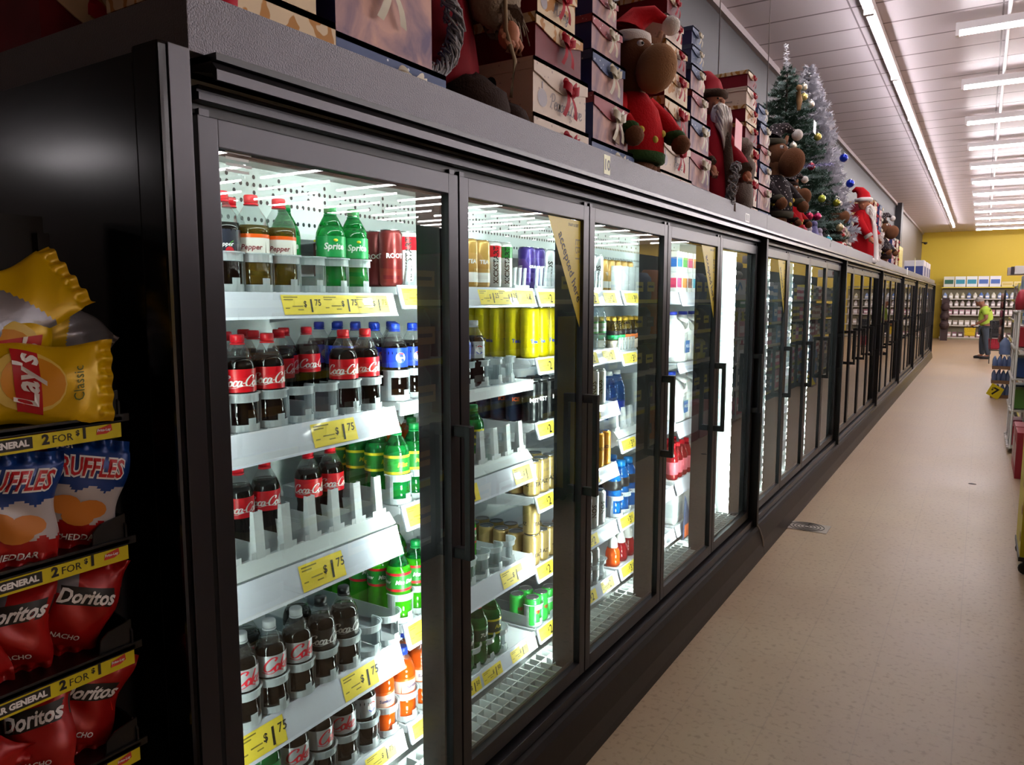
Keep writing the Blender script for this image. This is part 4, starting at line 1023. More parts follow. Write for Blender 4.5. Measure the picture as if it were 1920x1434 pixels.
def B(z, art, seed, label, loc, roll=0, pitch=.15, yaw=-.3, w=.125, h=.17, th=.05):
    return tag(pose(bag(w, h, th, z, art, seed), loc, roll, pitch, yaw), label, 'snack bag', G)
B(lays_z, art_lays, 3, 'yellow potato chip bag on its side, front of the top tray', (-1.185, .560, 1.480), 1.50, .22, -.28, .128, .20)
B(lays_z, art_lays, 4, 'yellow potato chip bag standing upright behind the front one, logo cut off', (-1.245, .545, 1.512), .06, .1, -.35, .13, .19)
B(laysS_z, None, 5, 'topmost chip bag, yellow end with crumpled silver back showing', (-1.24, .555, 1.605), -1.15, .55, -.3, .12, .20, .045)
B(laysS_z, None, 6, 'yellow and silver chip bag end poking up at the right', (-1.27, .655, 1.545), .9, .3, -.4, .10, .12, .04)
B(lays_z, None, 7, 'plain yellow bag corner behind the pile of chip bags', (-1.335, .645, 1.555), .3, .2, -.3, .10, .14)
B(lays_z, art_lays, 8, 'yellow potato chip bag at the left end of the top tray', (-1.20, .385, 1.50), .2, .2, -.2)
B(ruf_z, art_ruf, 9, 'blue, white and red ridged chip bag leaning right on the second tray', (-1.180, .612, 1.302), -.22, .12, -.35, .118, .175)
B(ruf_z, art_ruf, 10, 'blue, white and red ridged chip bag, second from the right end', (-1.176, .512, 1.300), -.10, .10, -.3, .118, .17)
B(dor_z, None, 11, 'red chip bag lying across behind the blue bags', (-1.31, .555, 1.345), -1.3, .3, -.3, .10, .19)
B(ruf_z, art_ruf, 12, 'blue ridged chip bag farther left on the second tray', (-1.19, .385, 1.300), .05, .12, -.25, .118, .17)
B(dorS_z, art_dor, 13, 'red corn chip bag with folded silver corner, right end of third tray', (-1.205, .606, 1.118), -.42, .1, -.35, .11, .165)
B(dorS_z, art_dor, 14, 'red corn chip bag upright in the middle of the third tray', (-1.215, .520, 1.118), -.10, .1, -.5, .10, .16)
B(dor_z, art_dor, 15, 'red corn chip bag at the left edge of the third tray', (-1.205, .438, 1.120), .12, .1, -.4, .11, .16)
B(dor_z, art_dor, 16, 'dark red chip bag standing behind on the third tray', (-1.32, .57, 1.125), -.2, .1, -.3, .11, .16)
B(dorS_z, art_dor, 17, 'red corn chip bag with silver flap, right end of fourth tray', (-1.21, .612, .948), -.38, .1, -.4, .11, .165)
B(dorS_z, art_dor, 18, 'bright red corn chip bag turned edge-on in the fourth tray', (-1.20, .535, .948), .05, .1, -.7, .10, .16)
B(dorS_z, art_dor, 19, 'red bag with a large silver panel lying at the left of fourth tray', (-1.21, .435, .930), 1.0, .2, -.3, .11, .15)
B(dor_z, None, 20, 'red chip bag tucked behind on the fourth tray', (-1.32, .57, .95), .3, .1, -.3, .11, .16)
# ================================================================== decorations on top of the coolers
TOPZ = 2.0125; BXF = -1.2
def pattern(name, c1, c2, kind='flakes', sc=40, thr=.2, rough=.55):
    if name in _m: return _m[name]
    m, nt, b = newmat(name); L = nt.links; N = nt.nodes; tc = N.new('ShaderNodeTexCoord'); r = N.new('ShaderNodeValToRGB'); e = r.color_ramp.elements
    if kind == 'flakes':
        v = N.new('ShaderNodeTexVoronoi'); v.inputs['Scale'].default_value = sc; o = v.outputs['Distance']
        e[0].position = thr; e[0].color = lin(c2); e[1].position = thr+.04; e[1].color = lin(c1)
    elif kind == 'leaf':
        v = N.new('ShaderNodeTexWave'); v.inputs['Scale'].default_value = sc; v.inputs['Distortion'].default_value = 9; v.inputs['Detail'].default_value = 2; v.inputs['Detail Scale'].default_value = 1.6; o = v.outputs['Fac']
        e[0].position = .68; e[0].color = lin(c1); e[1].position = .78; e[1].color = lin(c2)
    else:
        v = N.new('ShaderNodeTexNoise'); v.inputs['Scale'].default_value = sc; v.inputs['Detail'].default_value = 5; v.inputs['Distortion'].default_value = .6; o = v.outputs['Fac']
        e[0].position = .36; e[0].color = lin(c1); e[1].position = .64; e[1].color = lin(c2)
    L.new(tc.outputs['Object'], v.inputs['Vector']); L.new(o, r.inputs['Fac']); L.new(r.outputs['Color'], b.inputs['Base Color']); b.inputs['Roughness'].default_value = rough; b.inputs['Specular IOR Level'].default_value = .2
    _m[name] = m; return m
pCream = pattern('cream_print', 'd8c6b6', 'b09890', 'flakes', 34, .12); pGold = pattern('gold_leaf_print', 'd8c2a0', 'b07a3a', 'leaf', 9)
pMar = M('maroon_paper', '701220', .55, spec=.2, var=(4, '581018')); pSun = pattern('sunset_scene', '70607c', 'd0a498', 'noise', 9); pBlue = pattern('blue_snow_print', '4a5a80', 'c8d0e4', 'flakes', 46, .14)
pNavy = pattern('navy_print', '1c2434', '34405c', 'noise', 12); pRose = pattern('rose_snow_print', '9a4a52', 'dccacf', 'flakes', 50, .14)
mBowR = M('red_satin', '9c0c22', .6, spec=.1); mBowW = M('ivory_satin', 'd0c8b4', .5, spec=.2); mKraft = M('kraft_tag', '8a6c50', .6); mSilv = M('grey_script', '5a4a4e', .5); mHoleB = M('dark_cutout', '100c0c', .8)
STY = dict(cream=(pCream, pMar, pCream, mBowR), gold=(pGold, pMar, pGold, mBowR), maroon=(pMar, pMar, pGold, mBowR), peace=(pCream, pCream, pCream, mBowR),
           sunset=(pSun, pNavy, pRose, mBowW), blue=(pSun, pNavy, pBlue, mBowW), snow=(pBlue, pNavy, pBlue, mBowW))
DSC = dict(cream='cream gift box with red bow', gold='gold-leaf gift box with red bow', maroon='maroon gift box with red bow', peace='cream ornament-print gift box with red bow',
           sunset='dusky winter-scene gift box with rose flap', blue='winter-scene gift box with blue flap', snow='blue snow-print gift box')
def flap_pts(w, h, y0, zt):
    pts = [(y0, zt), (y0+w, zt)]
    n = 10
    for i in range(n+1):
        s = 1-i/n; dep = .27 + .19*sin(pi*s)**1.5; pts.append((y0+w*s, zt-h*dep))
    return pts
def bow(mat, parent, x, y, z, s=.05, tails=True, rnd=0):
    b = MB(); R = random.Random(rnd)
    for sg in (-1, 1):
        a = sg*R.uniform(.9, 1.2)
        for k in range(1):
            V = []; n = 8
            for i in range(n+1):
                t = i/n*pi; r = s*(sin(t)**.8)
                for j, wd in enumerate((-.010, .010)): 
                    V.append((x + .008+s*.30*sin(t)+.002*j, y + sg*s*1.0*(1-cos(t))/2, z + wd*s/.05*(1+.5*sin(t)) + s*.55*(1-cos(t))/2*(.6 if i <= n/2 else .6)))
            F = [(2*i, 2*i+1, 2*i+3, 2*i+2) for i in range(n)]; b.add(V, F, 0, True)
            V = []
            for i in range(n+1):
                t = i/n*pi; V += [(x+.006+s*.12*sin(t), y+sg*s*.95*(1-cos(t))/2, z-.004+s*.62*(1-cos(t))/2-.45*s*sin(t)), (x+.006+s*.16*sin(t), y+sg*s*.95*(1-cos(t))/2, z-.002+s*.62*(1-cos(t))/2+.45*s*sin(t))]
            b.add(V, [(2*i, 2*i+1, 2*i+3, 2*i+2) for i in range(n)], 0, True)
        if tails:
            V = []
            for i in range(5):
                t = i/4; yy_ = y + sg*s*(.15+.65*t); zz = z - s*1.5*t; xx = x+.006+.008*sin(3*t)
                V += [(xx, yy_-s*.22, zz), (xx, yy_+s*.22, zz-s*.1)]
            b.add(V, [(2*i, 2*i+1, 2*i+3, 2*i+2) for i in range(4)], 0, True)
    b.ball((x+.010, y, z), s*.24, 8, 0)
    return b.build('bow', mat, parent)
nbox = {}
def gift(y0, y1, z0, z1, style, label=None, xf=BXF, dep=.25, script=None, tagc=None, hole=False, bowat=.60, rz=0):
    w, h = y1-y0, z1-z0-.0008; f, s, lid, bm = STY[style]
    nbox[style] = nbox.get(style, 0) + 1
    t = empty('gift_box', (xf, y0, z0), rz, label, 'gift box', 'gift boxes stacked on top of the coolers')
    b = MB().box(-dep, 0, 0, w, 0, h*.995, 1); b.m[-3] = 0; 
    for i in range(6): b.m[i] = 1
    b.m[3] = 0
    if hole:
        V = [(-dep*.62+.022*cos(a*pi/8), -.0008, h*.60+.026*sin(a*pi/8)) for a in range(16)]; b.add(V, [tuple(range(16))], 2)
        for a in range(6): b.box(-dep*.40-.020, -dep*.40+.020, -.001, -.0005, h*.25+(a-3)*.005, h*.25+(a-3)*.005+.0015, 2) if a in (2, 3) else None
    if script:
        st, sw = cursive(script); sz = min(w*.62/sw, h*.34)
        b.ribbon(st, sz, lambda u, v: (.0009, w*.60+u, h*.20+v), 3, .11, .05, .15)
        V = [(.0008, w*.16+w*.085*cos(a*pi/8), h*.32+h*.17*sin(a*pi/8)) for a in range(16)]; b.add(V, [tuple(range(16))], 4)
        b.box(.0006, .0012, w*.15, w*.17, h*.49, h*.62, 4)
    b.build('box_body', [f, s, mHoleB, mSilv, M('ornament_grey', '8a8088', .5)], t)
    l = MB().prism(flap_pts(w+.008, h, -.004, h), 'x', .002, .006); l.box(-dep-.003, .006, -.004, w+.004, h*.92, h); l.box(-dep, .0, -.0030, -.0005, h*.78, h*.92)
    l.build('lid_flap', [lid], t)
    bow(bm, t, .008, w*bowat, h*.60, min(.050, h*.32), True, int(y0*100)+int(z0*100))
    if tagc:
        MB().prism([(w*bowat-.018, h*.08), (w*bowat+.018, h*.05), (w*bowat+.020, h*.36), (w*bowat+.008, h*.42), (w*bowat-.014, h*.40)], 'x', .0105, .0125).build('gift_tag', mKraft if tagc == 'k' else M('printed_tag', 'c8b48c', .6), t)
    return t
def stack(items, where, **kw):
    """items: (y0, y1, z0, z1, style, opts)"""
    n = len(items)
    for i, it in enumerate(items):
        y0, y1, z0, z1, st = it[:5]; o = it[5] if len(it) > 5 else {}
        pos = 'bottom' if i == 0 else 'top' if i == n-1 else ORD[i]+' up'
        gift(y0, y1, z0, z1, st, '%s, %s in %s' % (DSC[st], pos, where), **{**kw, **o})
stack([(.86, 1.200, TOPZ, 2.186, 'gold', dict(bowat=.10)), (.84, 1.155, 2.186, 2.40, 'gold', dict(script='Love', bowat=.62))], 'first stack')
stack([(1.207, 1.585, TOPZ, 2.172, 'snow', dict(bowat=.62)), (1.210, 1.540, 2.172, 2.405, 'sunset', dict(bowat=.5))], 'stack beside the maroon figure')
stack([(2.037, 2.405, TOPZ, 2.176, 'cream', {}), (2.037, 2.395, 2.177, 2.341, 'peace', dict(script='Peace&Love', hole=True)), (2.050, 2.355, 2.342, 2.474, 'maroon', {}), (2.062, 2.31, 2.475, 2.60, 'gold', dict(script='Merry')), (2.08, 2.28, 2.601, 2.70, 'cream', {})], 'stack behind the burlap sack')
stack([(2.44, 2.81, TOPZ, 2.170, 'snow', {}), (2.455, 2.76, 2.171, 2.330, 'sunset', dict(tagc='k')), (2.44, 2.71, 2.331, 2.470, 'blue', {}), (2.435, 2.68, 2.471, 2.586, 'sunset', {}), (2.44, 2.64, 2.587, 2.68, 'sunset', {})], 'dusky stack before the moose')
stack([(3.105, 3.50, TOPZ, 2.158, 'cream', {}), (3.108, 3.475, 2.160, 2.306, 'peace', dict(script='Peace')), (3.14, 3.45, 2.307, 2.470, 'maroon', dict(tagc='p')), (3.14, 3.43, 2.471, 2.598, 'gold', {}), (3.14, 3.40, 2.599, 2.702, 'maroon', {}), (3.14, 3.34, 2.703, 2.803, 'peace', dict(hole=True)), (3.15, 3.29, 2.804, 2.90, 'maroon', {})], 'tallest stack behind the moose')
stack([(3.505, 3.80, TOPZ, 2.143, 'snow', {}), (3.485, 3.79, 2.144, 2.306, 'sunset', {}), (3.48, 3.76, 2.307, 2.451, 'blue', {}), (3.485, 3.72, 2.452, 2.572, 'sunset', {}), (3.47, 3.66, 2.573, 2.686, 'blue', {}), (3.47, 3.63, 2.687, 2.77, 'snow', {}), (3.47, 3.60, 2.771, 2.85, 'snow', {})], 'stack left of white beard')
stack([(4.412, 4.73, TOPZ, 2.158, 'cream', {}), (4.412, 4.72, 2.160, 2.335, 'peace', {}), (4.43, 4.70, 2.336, 2.50, 'gold', {}), (4.42, 4.68, 2.501, 2.61, 'maroon', {}), (4.41, 4.66, 2.611, 2.702, 'gold', {}), (4.42, 4.62, 2.703, 2.804, 'peace', dict(hole=True)), (4.43, 4.58, 2.805, 2.895, 'maroon', {})], 'stack right of white beard')
stack([(4.76, 5.07, TOPZ, 2.160, 'snow', {}), (4.745, 5.06, 2.162, 2.311, 'sunset', {}), (4.76, 5.03, 2.312, 2.44, 'blue', {}), (4.765, 5.0, 2.441, 2.541, 'sunset', {}), (4.74, 4.96, 2.542, 2.673, 'blue', {}), (4.68, 4.90, 2.674, 2.765, 'snow', {})], 'stack before the patterned moose')
stack([(7.90, 8.22, TOPZ, 2.18, 'cream', {}), (7.92, 8.20, 2.181, 2.33, 'sunset', {})], 'stack below the white tree')
stack([(8.30, 8.64, TOPZ, 2.16, 'cream', {}), (8.32, 8.62, 2.161, 2.30, 'peace', {}), (8.34, 8.60, 2.301, 2.42, 'snow', {})], 'stack before red-hatted figure')
for j, (ya, nz, sts) in enumerate(((10.35, 6, ('cream', 'maroon', 'gold')), (10.9, 6, ('snow', 'sunset', 'blue')), (11.9, 5, ('peace', 'maroon', 'cream')), (12.7, 5, ('blue', 'sunset', 'snow')), (13.35, 4, ('cream', 'gold', 'maroon')))):
    stack([(ya, ya+.38-.02*i, TOPZ+.135*i + (.0005 if i else 0), TOPZ+.135*(i+1), sts[i % 3], {}) for i in range(nz)], 'far stack %s past the trees' % ('one', 'two', 'three', 'four', 'five')[j], dep=.3)
# rear boxes seen at the upper left over the cooler end
gift(.82, 1.05, TOPZ, 2.30, 'maroon', 'maroon gift box at the back corner over the cooler end', xf=-1.62, dep=.3)
gift(.84, 1.10, 2.3005, 2.50, 'cream', 'cream gift box on the maroon one over the cooler end', xf=-1.62, dep=.3)
# small yellow sign card between boxes
MB().box(-1.36, -1.34, 2.80, 2.99, TOPZ, 2.66, 0).box(-1.3395, -1.3385, 2.82, 2.97, 2.52, 2.64, 1).build('price_card', [M('card_black', '141416', .5), M('card_yellow', 'e2d264', .5)], label='dark card with pale yellow panel standing behind the first moose', cat='sign')

# ---- plush moose
mFur = M('brown_plush', '6a4630', .9, spec=.1, bump=(160, .6)); mFurD = M('dark_plush', '2c1e18', .9, spec=.1, bump=(160, .6)); mTan = M('tan_plush', '9a7454', .9, spec=.1, bump=(160, .5))
mHat = M('red_felt', 'a8141c', .85, spec=.1, bump=(120, .3)); mPom = M('white_pompom', 'e6e0dc', .95, spec=.1, bump=(220, .8)); mTrim = M('green_knit', '2c4420', .9, spec=.1, bump=(120, .8)); mKnit = pattern('nordic_knit', '2a2326', 'b8b0b0', 'flakes', 55, .2, .9)
mSweat = M('red_knit', 'b0161c', .9, spec=.1, bump=(120, .6))
def moose(label, loc, rz, sc, sweater, trim, hat, muzz, hatoff=0):
    t = empty('plush_moose', loc, rz, label, 'plush toy'); t.scale = (sc,)*3
    b = MB(); b.ball((0, 0, .16), .105, 16, 0, (.9, 1, .9))
    for sg in (-1, 1): b.tube([(.0, sg*.052, .15), (.005, sg*.056, .06), (.01, sg*.058, .0)], [.066, .058, .055], 12)
    b.tube([(0, 0, .36), (.01, 0, .42), (.02, 0, .46)], [.05, .05, .06], 10)
    b.ball((.015, 0, .50), .078, 14, 0, (1, .95, 1.05))
    for sg in (-1, 1): b.ball((-.01, sg*.085, .52), .03, 8, 0, (.5, 1.3, .7)); b.tube([(.0, sg*.05, .56), (-.01, sg*.10, .60), (-.01, sg*.15, .60), (-.01, sg*.17, .64)], [.014, .014, .016, .010], 7)
    b.build('body', mFur if muzz != mFurD else mFurD, t)
    MB().ball((.12, 0, .445), .080, 18, 0, (.95, .84, 1.08), Matrix.Rotation(.55, 3, 'Y')).ball((.186, .022, .46), .007, 6, 0).ball((.186, -.022, .46), .007, 6, 0).build('muzzle', muzz, t)
    e = MB()
    for sg in (-1, 1): e.ball((.068, sg*.030, .536), .014, 10, 0); e.ball((.080, sg*.031, .537), .006, 8, 1)
    e.build('eyes', [mPom, mInk], t)
    s = MB().lathe([(.105, .14), (.125, .16), (.122, .24), (.10, .32), (.062, .375), (.05, .38)], 18, mi=0)
    for sg in (-1, 1): s.tube([(.0, sg*.075, .345), (.045, sg*.125, .29), (.105, sg*.125, .225)], [.045, .042, .036], 10)
    for i in range(5): a = -1+i*.5; s.ball((.118*cos(a), .118*sin(a), .20+.03*(i % 2)), .014, 8, 1)
    s.build('sweater', [sweater, M('applique_yellow', 'c8b040', .8)], t)
    tr = MB().lathe([(.108, .125), (.128, .13), (.130, .158), (.112, .165)], 18)
    for sg in (-1, 1): tr.ball((.105, sg*.125, .225), .043, 10, 0, (1, 1, .7))
    tr.build('trim', trim, t)
    for sg in (-1, 1): MB().ball((.135, sg*.125, .195), .036, 10).build('hand', mFur, t)
    h = MB().tube([(-.012, 0, .565), (-.02, 0, .61), (.0, .03, .655), (.04, .07, .67), (.07, .10, .645)], [.078, .066, .045, .028, .014], 12, 0)
    h.lathe([(.068, .555), (.080, .565), (.078, .588), (.066, .595)], 16, (-.012, 0, 0), 1); h.build('hat', [hat, mPom if hat == mHat else trim], t)
    MB().ball((.085, .115, .625), .034, 12, 0, noise=.06).build('pompom', mPom, t)
    return t
moose('large brown plush moose in a red sweater and red hat among the boxes', (-1.26, 2.925, TOPZ), -.35, 1.10, mSweat, mTrim, mHat, mTan)
moose('plush moose in a nordic patterned hat and sweater beside the green tree', (-1.26, 5.36, TOPZ), -.3, 1.12, mKnit, M('olive_plush', '3a3626', .9), mKnit, mFur)
moose('small dark plush moose with red scarf at the foot of the green tree', (-1.27, 5.98, TOPZ), -.2, .78, mHat, mFurD, mKnit, mFur)
moose('reindeer-like brown plush leaning out below the white tree', (-1.24, 7.62, TOPZ), .2, .78, mFurD, mHat, mHat, mFur)
moose('distant brown plush moose near the end of the decorations', (-1.22, 11.45, TOPZ), -.2, 1.1, mKnit, mFurD, mKnit, mFur)
# ---- bearded figures
mSkin = M('toy_skin', 'b97a5c', .7); mBeard = M('white_beard', 'f2eeea', .95, bump=(240, .3), spec=.1); mCoat = M('maroon_velvet', '6c0e18', .8, spec=.1, bump=(50, .3)); mFurT = M('brown_fur_trim', '4a3a30', .98, spec=.1, bump=(150, 1)); mFrost = M('frosted_twig', '8d8a8c', .9, bump=(200, .8))
def wreath(label, loc, r, rot, dense=90, seed=1, mat=None):
    R = random.Random(seed); b = MB()
    for i in range(dense):
        a = R.uniform(0, 2*pi); ph = R.uniform(0, 2*pi); q = R.uniform(.006, .030); L = R.uniform(.25, .6)
        pts = []
        for k in range(4):
            t = a + L*k/3; rr = r + q*cos(ph+k*.9); pts.append((q*sin(ph+k*.9), rr*cos(t), rr*sin(t)))
        b.tube(pts, R.uniform(.0025, .0045), 5)
    o = b.build('wreath', mat or mFrost, label=label, cat='wreath'); o.location = loc; o.rotation_euler = rot; return o
def santa(label, loc, rz, H, coat=None, trim=None, strip=True):
    t = empty('bearded_figure', loc, rz, label, 'figurine'); t.scale = (H/.80,)*3; coat = coat or mCoat; trim = trim or mFurT
    MB().lathe([(.15, .03), (.155, .04), (.145, .20), (.12, .38), (.095, .50), (.055, .56), (.03, .57)], 22, rf=lambda a, z: 1+.05*sin(7*a)).build('coat', coat, t)
    b = MB().lathe([(.150, .015), (.166, .03), (.162, .06), (.148, .07)], 22, rf=lambda a, z: 1+.04*sin(11*a))
    if strip: b.tube([(.155, 0, .05), (.150, 0, .20), (.125, 0, .38), (.085, 0, .52)], [.030, .028, .026, .022], 8)
    for sg in (-1, 1): b.tube([(.115, sg*.155, .30), (.130, sg*.152, .275)], [.043, .043], 10)
    b.build('fur_trim', trim, t)
    for sg in (-1, 1): MB().tube([(0, sg*.07, .52), (.02, sg*.135, .44), (.09, sg*.160, .33), (.125, sg*.153, .29)], [.045, .046, .040, .038], 10).build('sleeve', coat, t)
    for sg in (-1, 1):
        h = MB()
        h.ball((.148, sg*.150, .248), .026, 10, 0, (1, .8, 1.1))
        for k in range(4): h.tube([(.155, sg*.150+(k-1.5)*.011, .240), (.168, sg*.150+(k-1.5)*.011, .222), (.163, sg*.150+(k-1.5)*.011, .207)], [.007, .006, .005], 6)
        h.tube([(.150, sg*.130, .250), (.166, sg*.122, .236)], [.007, .005], 6)
        h.build('hand', mSkin, t)
    h = MB(); h.ball((.02, 0, .625), .062, 16, 0, (1, .92, 1.1)); h.ball((.085, 0, .625), .015, 8)
    for sg in (-1, 1): h.ball((.062, sg*.028, .612), .018, 8); h.ball((.02, sg*.058, .62), .014, 8, 0, (.6, .5, 1.2))
    h.build('head', mSkin, t)
    e = MB()
    for sg in (-1, 1): e.ball((.074, sg*.022, .640), .006, 6)
    e.build('eyes', mInk, t)
    R = random.Random(5); bd = MB().ball((.070, 0, .55), .062, 14, 0, (.62, .95, 1.25), noise=.08)
    for i in range(46):
        y = R.uniform(-.05, .05); z = R.uniform(.50, .60); k = R.uniform(.10, .19)
        bd.tube([(.09, y, z), (.115, y*.8, z-k*.4), (.125, y*.45, z-k)], [.011, .009, .003], 5)
    for sg in (-1, 1): bd.tube([(.085, 0, .600), (.088, sg*.03, .596), (.075, sg*.055, .585)], [.012, .012, .006], 6)
    bd.build('beard', mBeard, t)
    hat = MB().tube([(.01, 0, .665), (.0, 0, .72), (-.03, 0, .765), (-.075, 0, .785), (-.11, 0, .765)], [.072, .062, .045, .028, .012], 14)
    hat.build('hat', coat, t); MB().lathe([(.064, .648), (.086, .655), (.088, .680), (.068, .690)], 18, (.012, 0, 0), rf=lambda a, z: 1+.06*sin(13*a)).build('hat_band', trim, t)
    for sg in (-1, 1): MB().ball((.07, sg*.07, .025), .045, 10, 0, (1.5, 1, .55)).build('boot', mFurD, t)
    return t
santa('maroon-robed bearded figure cut off by the top edge, before the tall stack', (-1.46, 1.76, TOPZ), -.3, 1.12, strip=False)
wreath('frosted twig wreath hanging by the maroon-robed figure', (-1.24, 1.540, 2.325), .150, (0, .03, 0), 260, 2)
MB().tube([(-1.20, 1.86, 2.60), (-1.19, 1.865, 2.45), (-1.185, 1.86, 2.36), (-1.17, 1.885, 2.28), (-1.18, 1.88, 2.18)], .006, 6).build('rope', M('jute_rope', '8a7458', .9), label='frayed jute rope hanging from the burlap sack', cat='rope')
R = random.Random(9); b = MB().ball((-1.25, 1.90, 2.50), .11, 18, 0, (.7, .85, 1.1), noise=.16)
for i in range(24): b.tube([(-1.20, 1.86+i*.005, 2.43), (-1.19, 1.86+i*.006+R.uniform(-.01, .01), 2.40-R.uniform(0, .05))], [.004, .002], 4)
b.build('burlap_sack', M('burlap', '8a7a68', .95, bump=(120, 1)), label='ragged tan burlap sack at the top edge beside the maroon figure', cat='sack')
b = MB().ball((-1.24, 1.79, 2.13), .11, 14, 0, (.8, 1.1, .9), noise=.2).ball((-1.22, 1.93, 2.10), .08, 12, 0, (.8, 1, 1), noise=.2); b.build('dark_fur_bundle', mFurD, label='dark furry bundle at the feet of the maroon figure', cat='bundle')
santa('white-bearded figure in red coat and fur hat standing among the boxes', (-1.30, 4.06, TOPZ), -.35, .80, M('red_velvet', '861420', .8, spec=.1), mFurT)
MB().prism([(4.0, 2.40), (4.135, 2.39), (4.14, 2.53), (4.01, 2.54)], 'x', -1.142, -1.140).build('sale_card', M('pink_red_card', 'd0505c', .5), label='square pink-red price card on the coat of the white-bearded figure', cat='price card')
wreath('frosted wreath in front of the white-bearded figure', (-1.135, 3.98, 2.20), .085, (0, .15, .3), 110, 3)
b = MB().ball((-1.17, 4.33, 2.32), .07, 12, 0, (.8, 1, 1.3), noise=.2).ball((-1.18, 4.30, 2.44), .055, 12, 0, noise=.25).ball((-1.18, 4.33, 2.17), .075, 12, 0, (.8, .9, 1.5), noise=.2); b.build('fur_garland', M('grey_brown_fur', '6e625a', .98, bump=(150, 1)), label='grey-brown furry garland beside the white-bearded figure', cat='garland')
santa('red-hatted figure with white fur in front of the far stacks', (-1.28, 9.95, TOPZ), -.2, .92, mHat, mPom)
wreath('small white wreath by the far red-hatted figure', (-1.09, 10.1, 2.24), .15, (0, .1, .2), 90, 4, mPom)
# ---- trees
mPine = M('pine_needles', '17301f', .8, var=(9, '224230')); mFrostN = M('frosted_needles', '8fa6a0', .8); mWhiteN = M('white_tinsel_needles', 'c6c4cc', .6)
def tree(label, loc, H, Rb, mats, tiers, seed, stub=.10, wid=1.0, frost=.12):
    R = random.Random(seed); t = empty('christmas_tree', loc, 0, label, 'christmas tree'); f = MB()
    for i in range(tiers):
        s = i/(tiers-1); z = .16 + (H-.22)*s; r = Rb*(1-s)**.72 + .03; n = int(8 + 15*(1-s))
        for k in range(n):
            a = 2*pi*k/n + R.uniform(-.2, .2) + i*.7; L = r*R.uniform(.8, 1.08); dz = L*R.uniform(-.12, .22)
            d = Vector((cos(a)*L, sin(a)*L, dz)); m = max(8, int(L/.0085)); fr = R.random() < frost
            side = Vector((-sin(a), cos(a), 0))
            for q in range(m):
                u = .12 + .88*q/m; p = d*u
                for g in range(5):
                    th = R.uniform(0, 2*pi); nd = (side*cos(th) + Vector((0, 0, 1))*sin(th) + d.normalized()*.75).normalized()*R.uniform(.022, .040)*wid
                    w2 = side.cross(nd).normalized()*.0032*wid if abs(sin(th)) > .3 else Vector((0, 0, .0032*wid))
                    P = Vector((p.x, p.y, p.z+z)); f.add([P-w2, P+w2, P+nd], [(0, 1, 2)], 1 if (fr or (u > .8 and R.random() < .35)) else 0)
    f.build('foliage', mats, t)
    MB().tube([(0, 0, 0), (0, 0, H*.95)], [.022, .006], 8).build('trunk', mFurD, t)
    b = MB()
    for k in range(3): a = k*2.1; b.tube([(0, 0, .05), (.14*cos(a), .14*sin(a), .008)], .008, 6)
    b.build('stand', mInk, t); return t
TX, TY = -1.62, 7.30
gt = tree('green artificial christmas tree with lightly frosted tips and baubles', (TX, TY, TOPZ), 1.74, .52, [mPine, mFrostN], 34, 11)
wt = tree('white tinsel christmas tree standing behind the green one', (-1.66, 8.45, TOPZ), 2.02, .50, [mWhiteN, mWhiteN], 34, 12, wid=1.7)
b = MB(); R = random.Random(3)
for i in range(170):
    s = R.random(); p = Vector((TX, TY-.10*s*1.0, TOPZ+1.62+.24*s)); d = Vector((R.gauss(0, 1), R.gauss(0, 1), R.gauss(0, 1))).normalized()*.045*(1.15-s*.6); w2 = Vector((0, 0, .004)); b.add([p-w2, p+w2, p+d], [(0, 1, 2)])
b.build('tinsel_tip', M('silver_tinsel', 'd4d2d8', .3, .5), label='bushy silver tinsel at the tip of the green tree', cat='tree topper')
ORN = [(.35, 1.50, 'd8d2c0', 'pale'), (-.5, 1.38, 'd9c87a', 'gold'), (.2, 1.34, 'e0dad0', 'pearl'), (-.3, 1.02, 'c8b860', 'yellow gold'), (-1.15, .92, 'e8e2d0', 'ivory'), (-.75, .74, 'a01830', 'red'), (-1.5, .80, 'a8c030', 'lime'), (-.6, .46, 'b8c84a', 'small lime'), (-.1, .44, '8a8820', 'olive gold'), (.35, .50, 'c0c4bc', 'silver'),
       (-.9, .30, 'c02050', 'pink-red'), (-.75, .30, 'b01858', 'magenta'), (-.2, .22, 'b8a880', 'champagne'), (-.6, .10, '2a8a9a', 'teal'), (-.95, .12, '6a7020', 'dark olive')]
og = MB().ball((0, 0, 0), .034, 14); o0 = None
for a, z, c, nm in ORN:
    r = .52*(1-(z-.16)/1.52)**.72 + .035
    t = empty('tree_bauble', (TX+r*cos(a)*.98, TY+r*sin(a)*.98, TOPZ+z), 0, '%s round bauble hanging on the green tree' % nm, 'bauble', 'baubles on the green tree')
    MB().ball((0, 0, 0), .034, 14).build('ball', M('bauble_'+c, c, .2, .6, coat=.4), t); MB().lathe([(.009, .030), (.009, .042), (0, .042)], 8).build('bauble_cap', mTop, t)
for k, (a, z) in enumerate(((.4, .62), (.15, .30))):
    t = empty('tree_bauble', ((-1.25, 8.21, 3.0), (-1.20, 8.35, 2.765))[k], 0, 'shiny blue bauble on the white tree, %s one' % ('upper', 'lower')[k], 'bauble', 'baubles on the white tree')
    MB().ball((0, 0, 0), .042, 14).build('ball', M('bauble_blue', '1030b0', .2, .6, coat=.4), t); MB().lathe([(.009, .038), (.009, .05), (0, .05)], 8).build('bauble_cap', mTop, t)
MB().prism([(7.02, 3.04), (7.13, 3.035), (7.135, 3.14), (7.025, 3.145)], 'x', -1.325, -1.323).build('white_tree_tag', mWhite, label='blank white square card on the green tree', cat='tag')
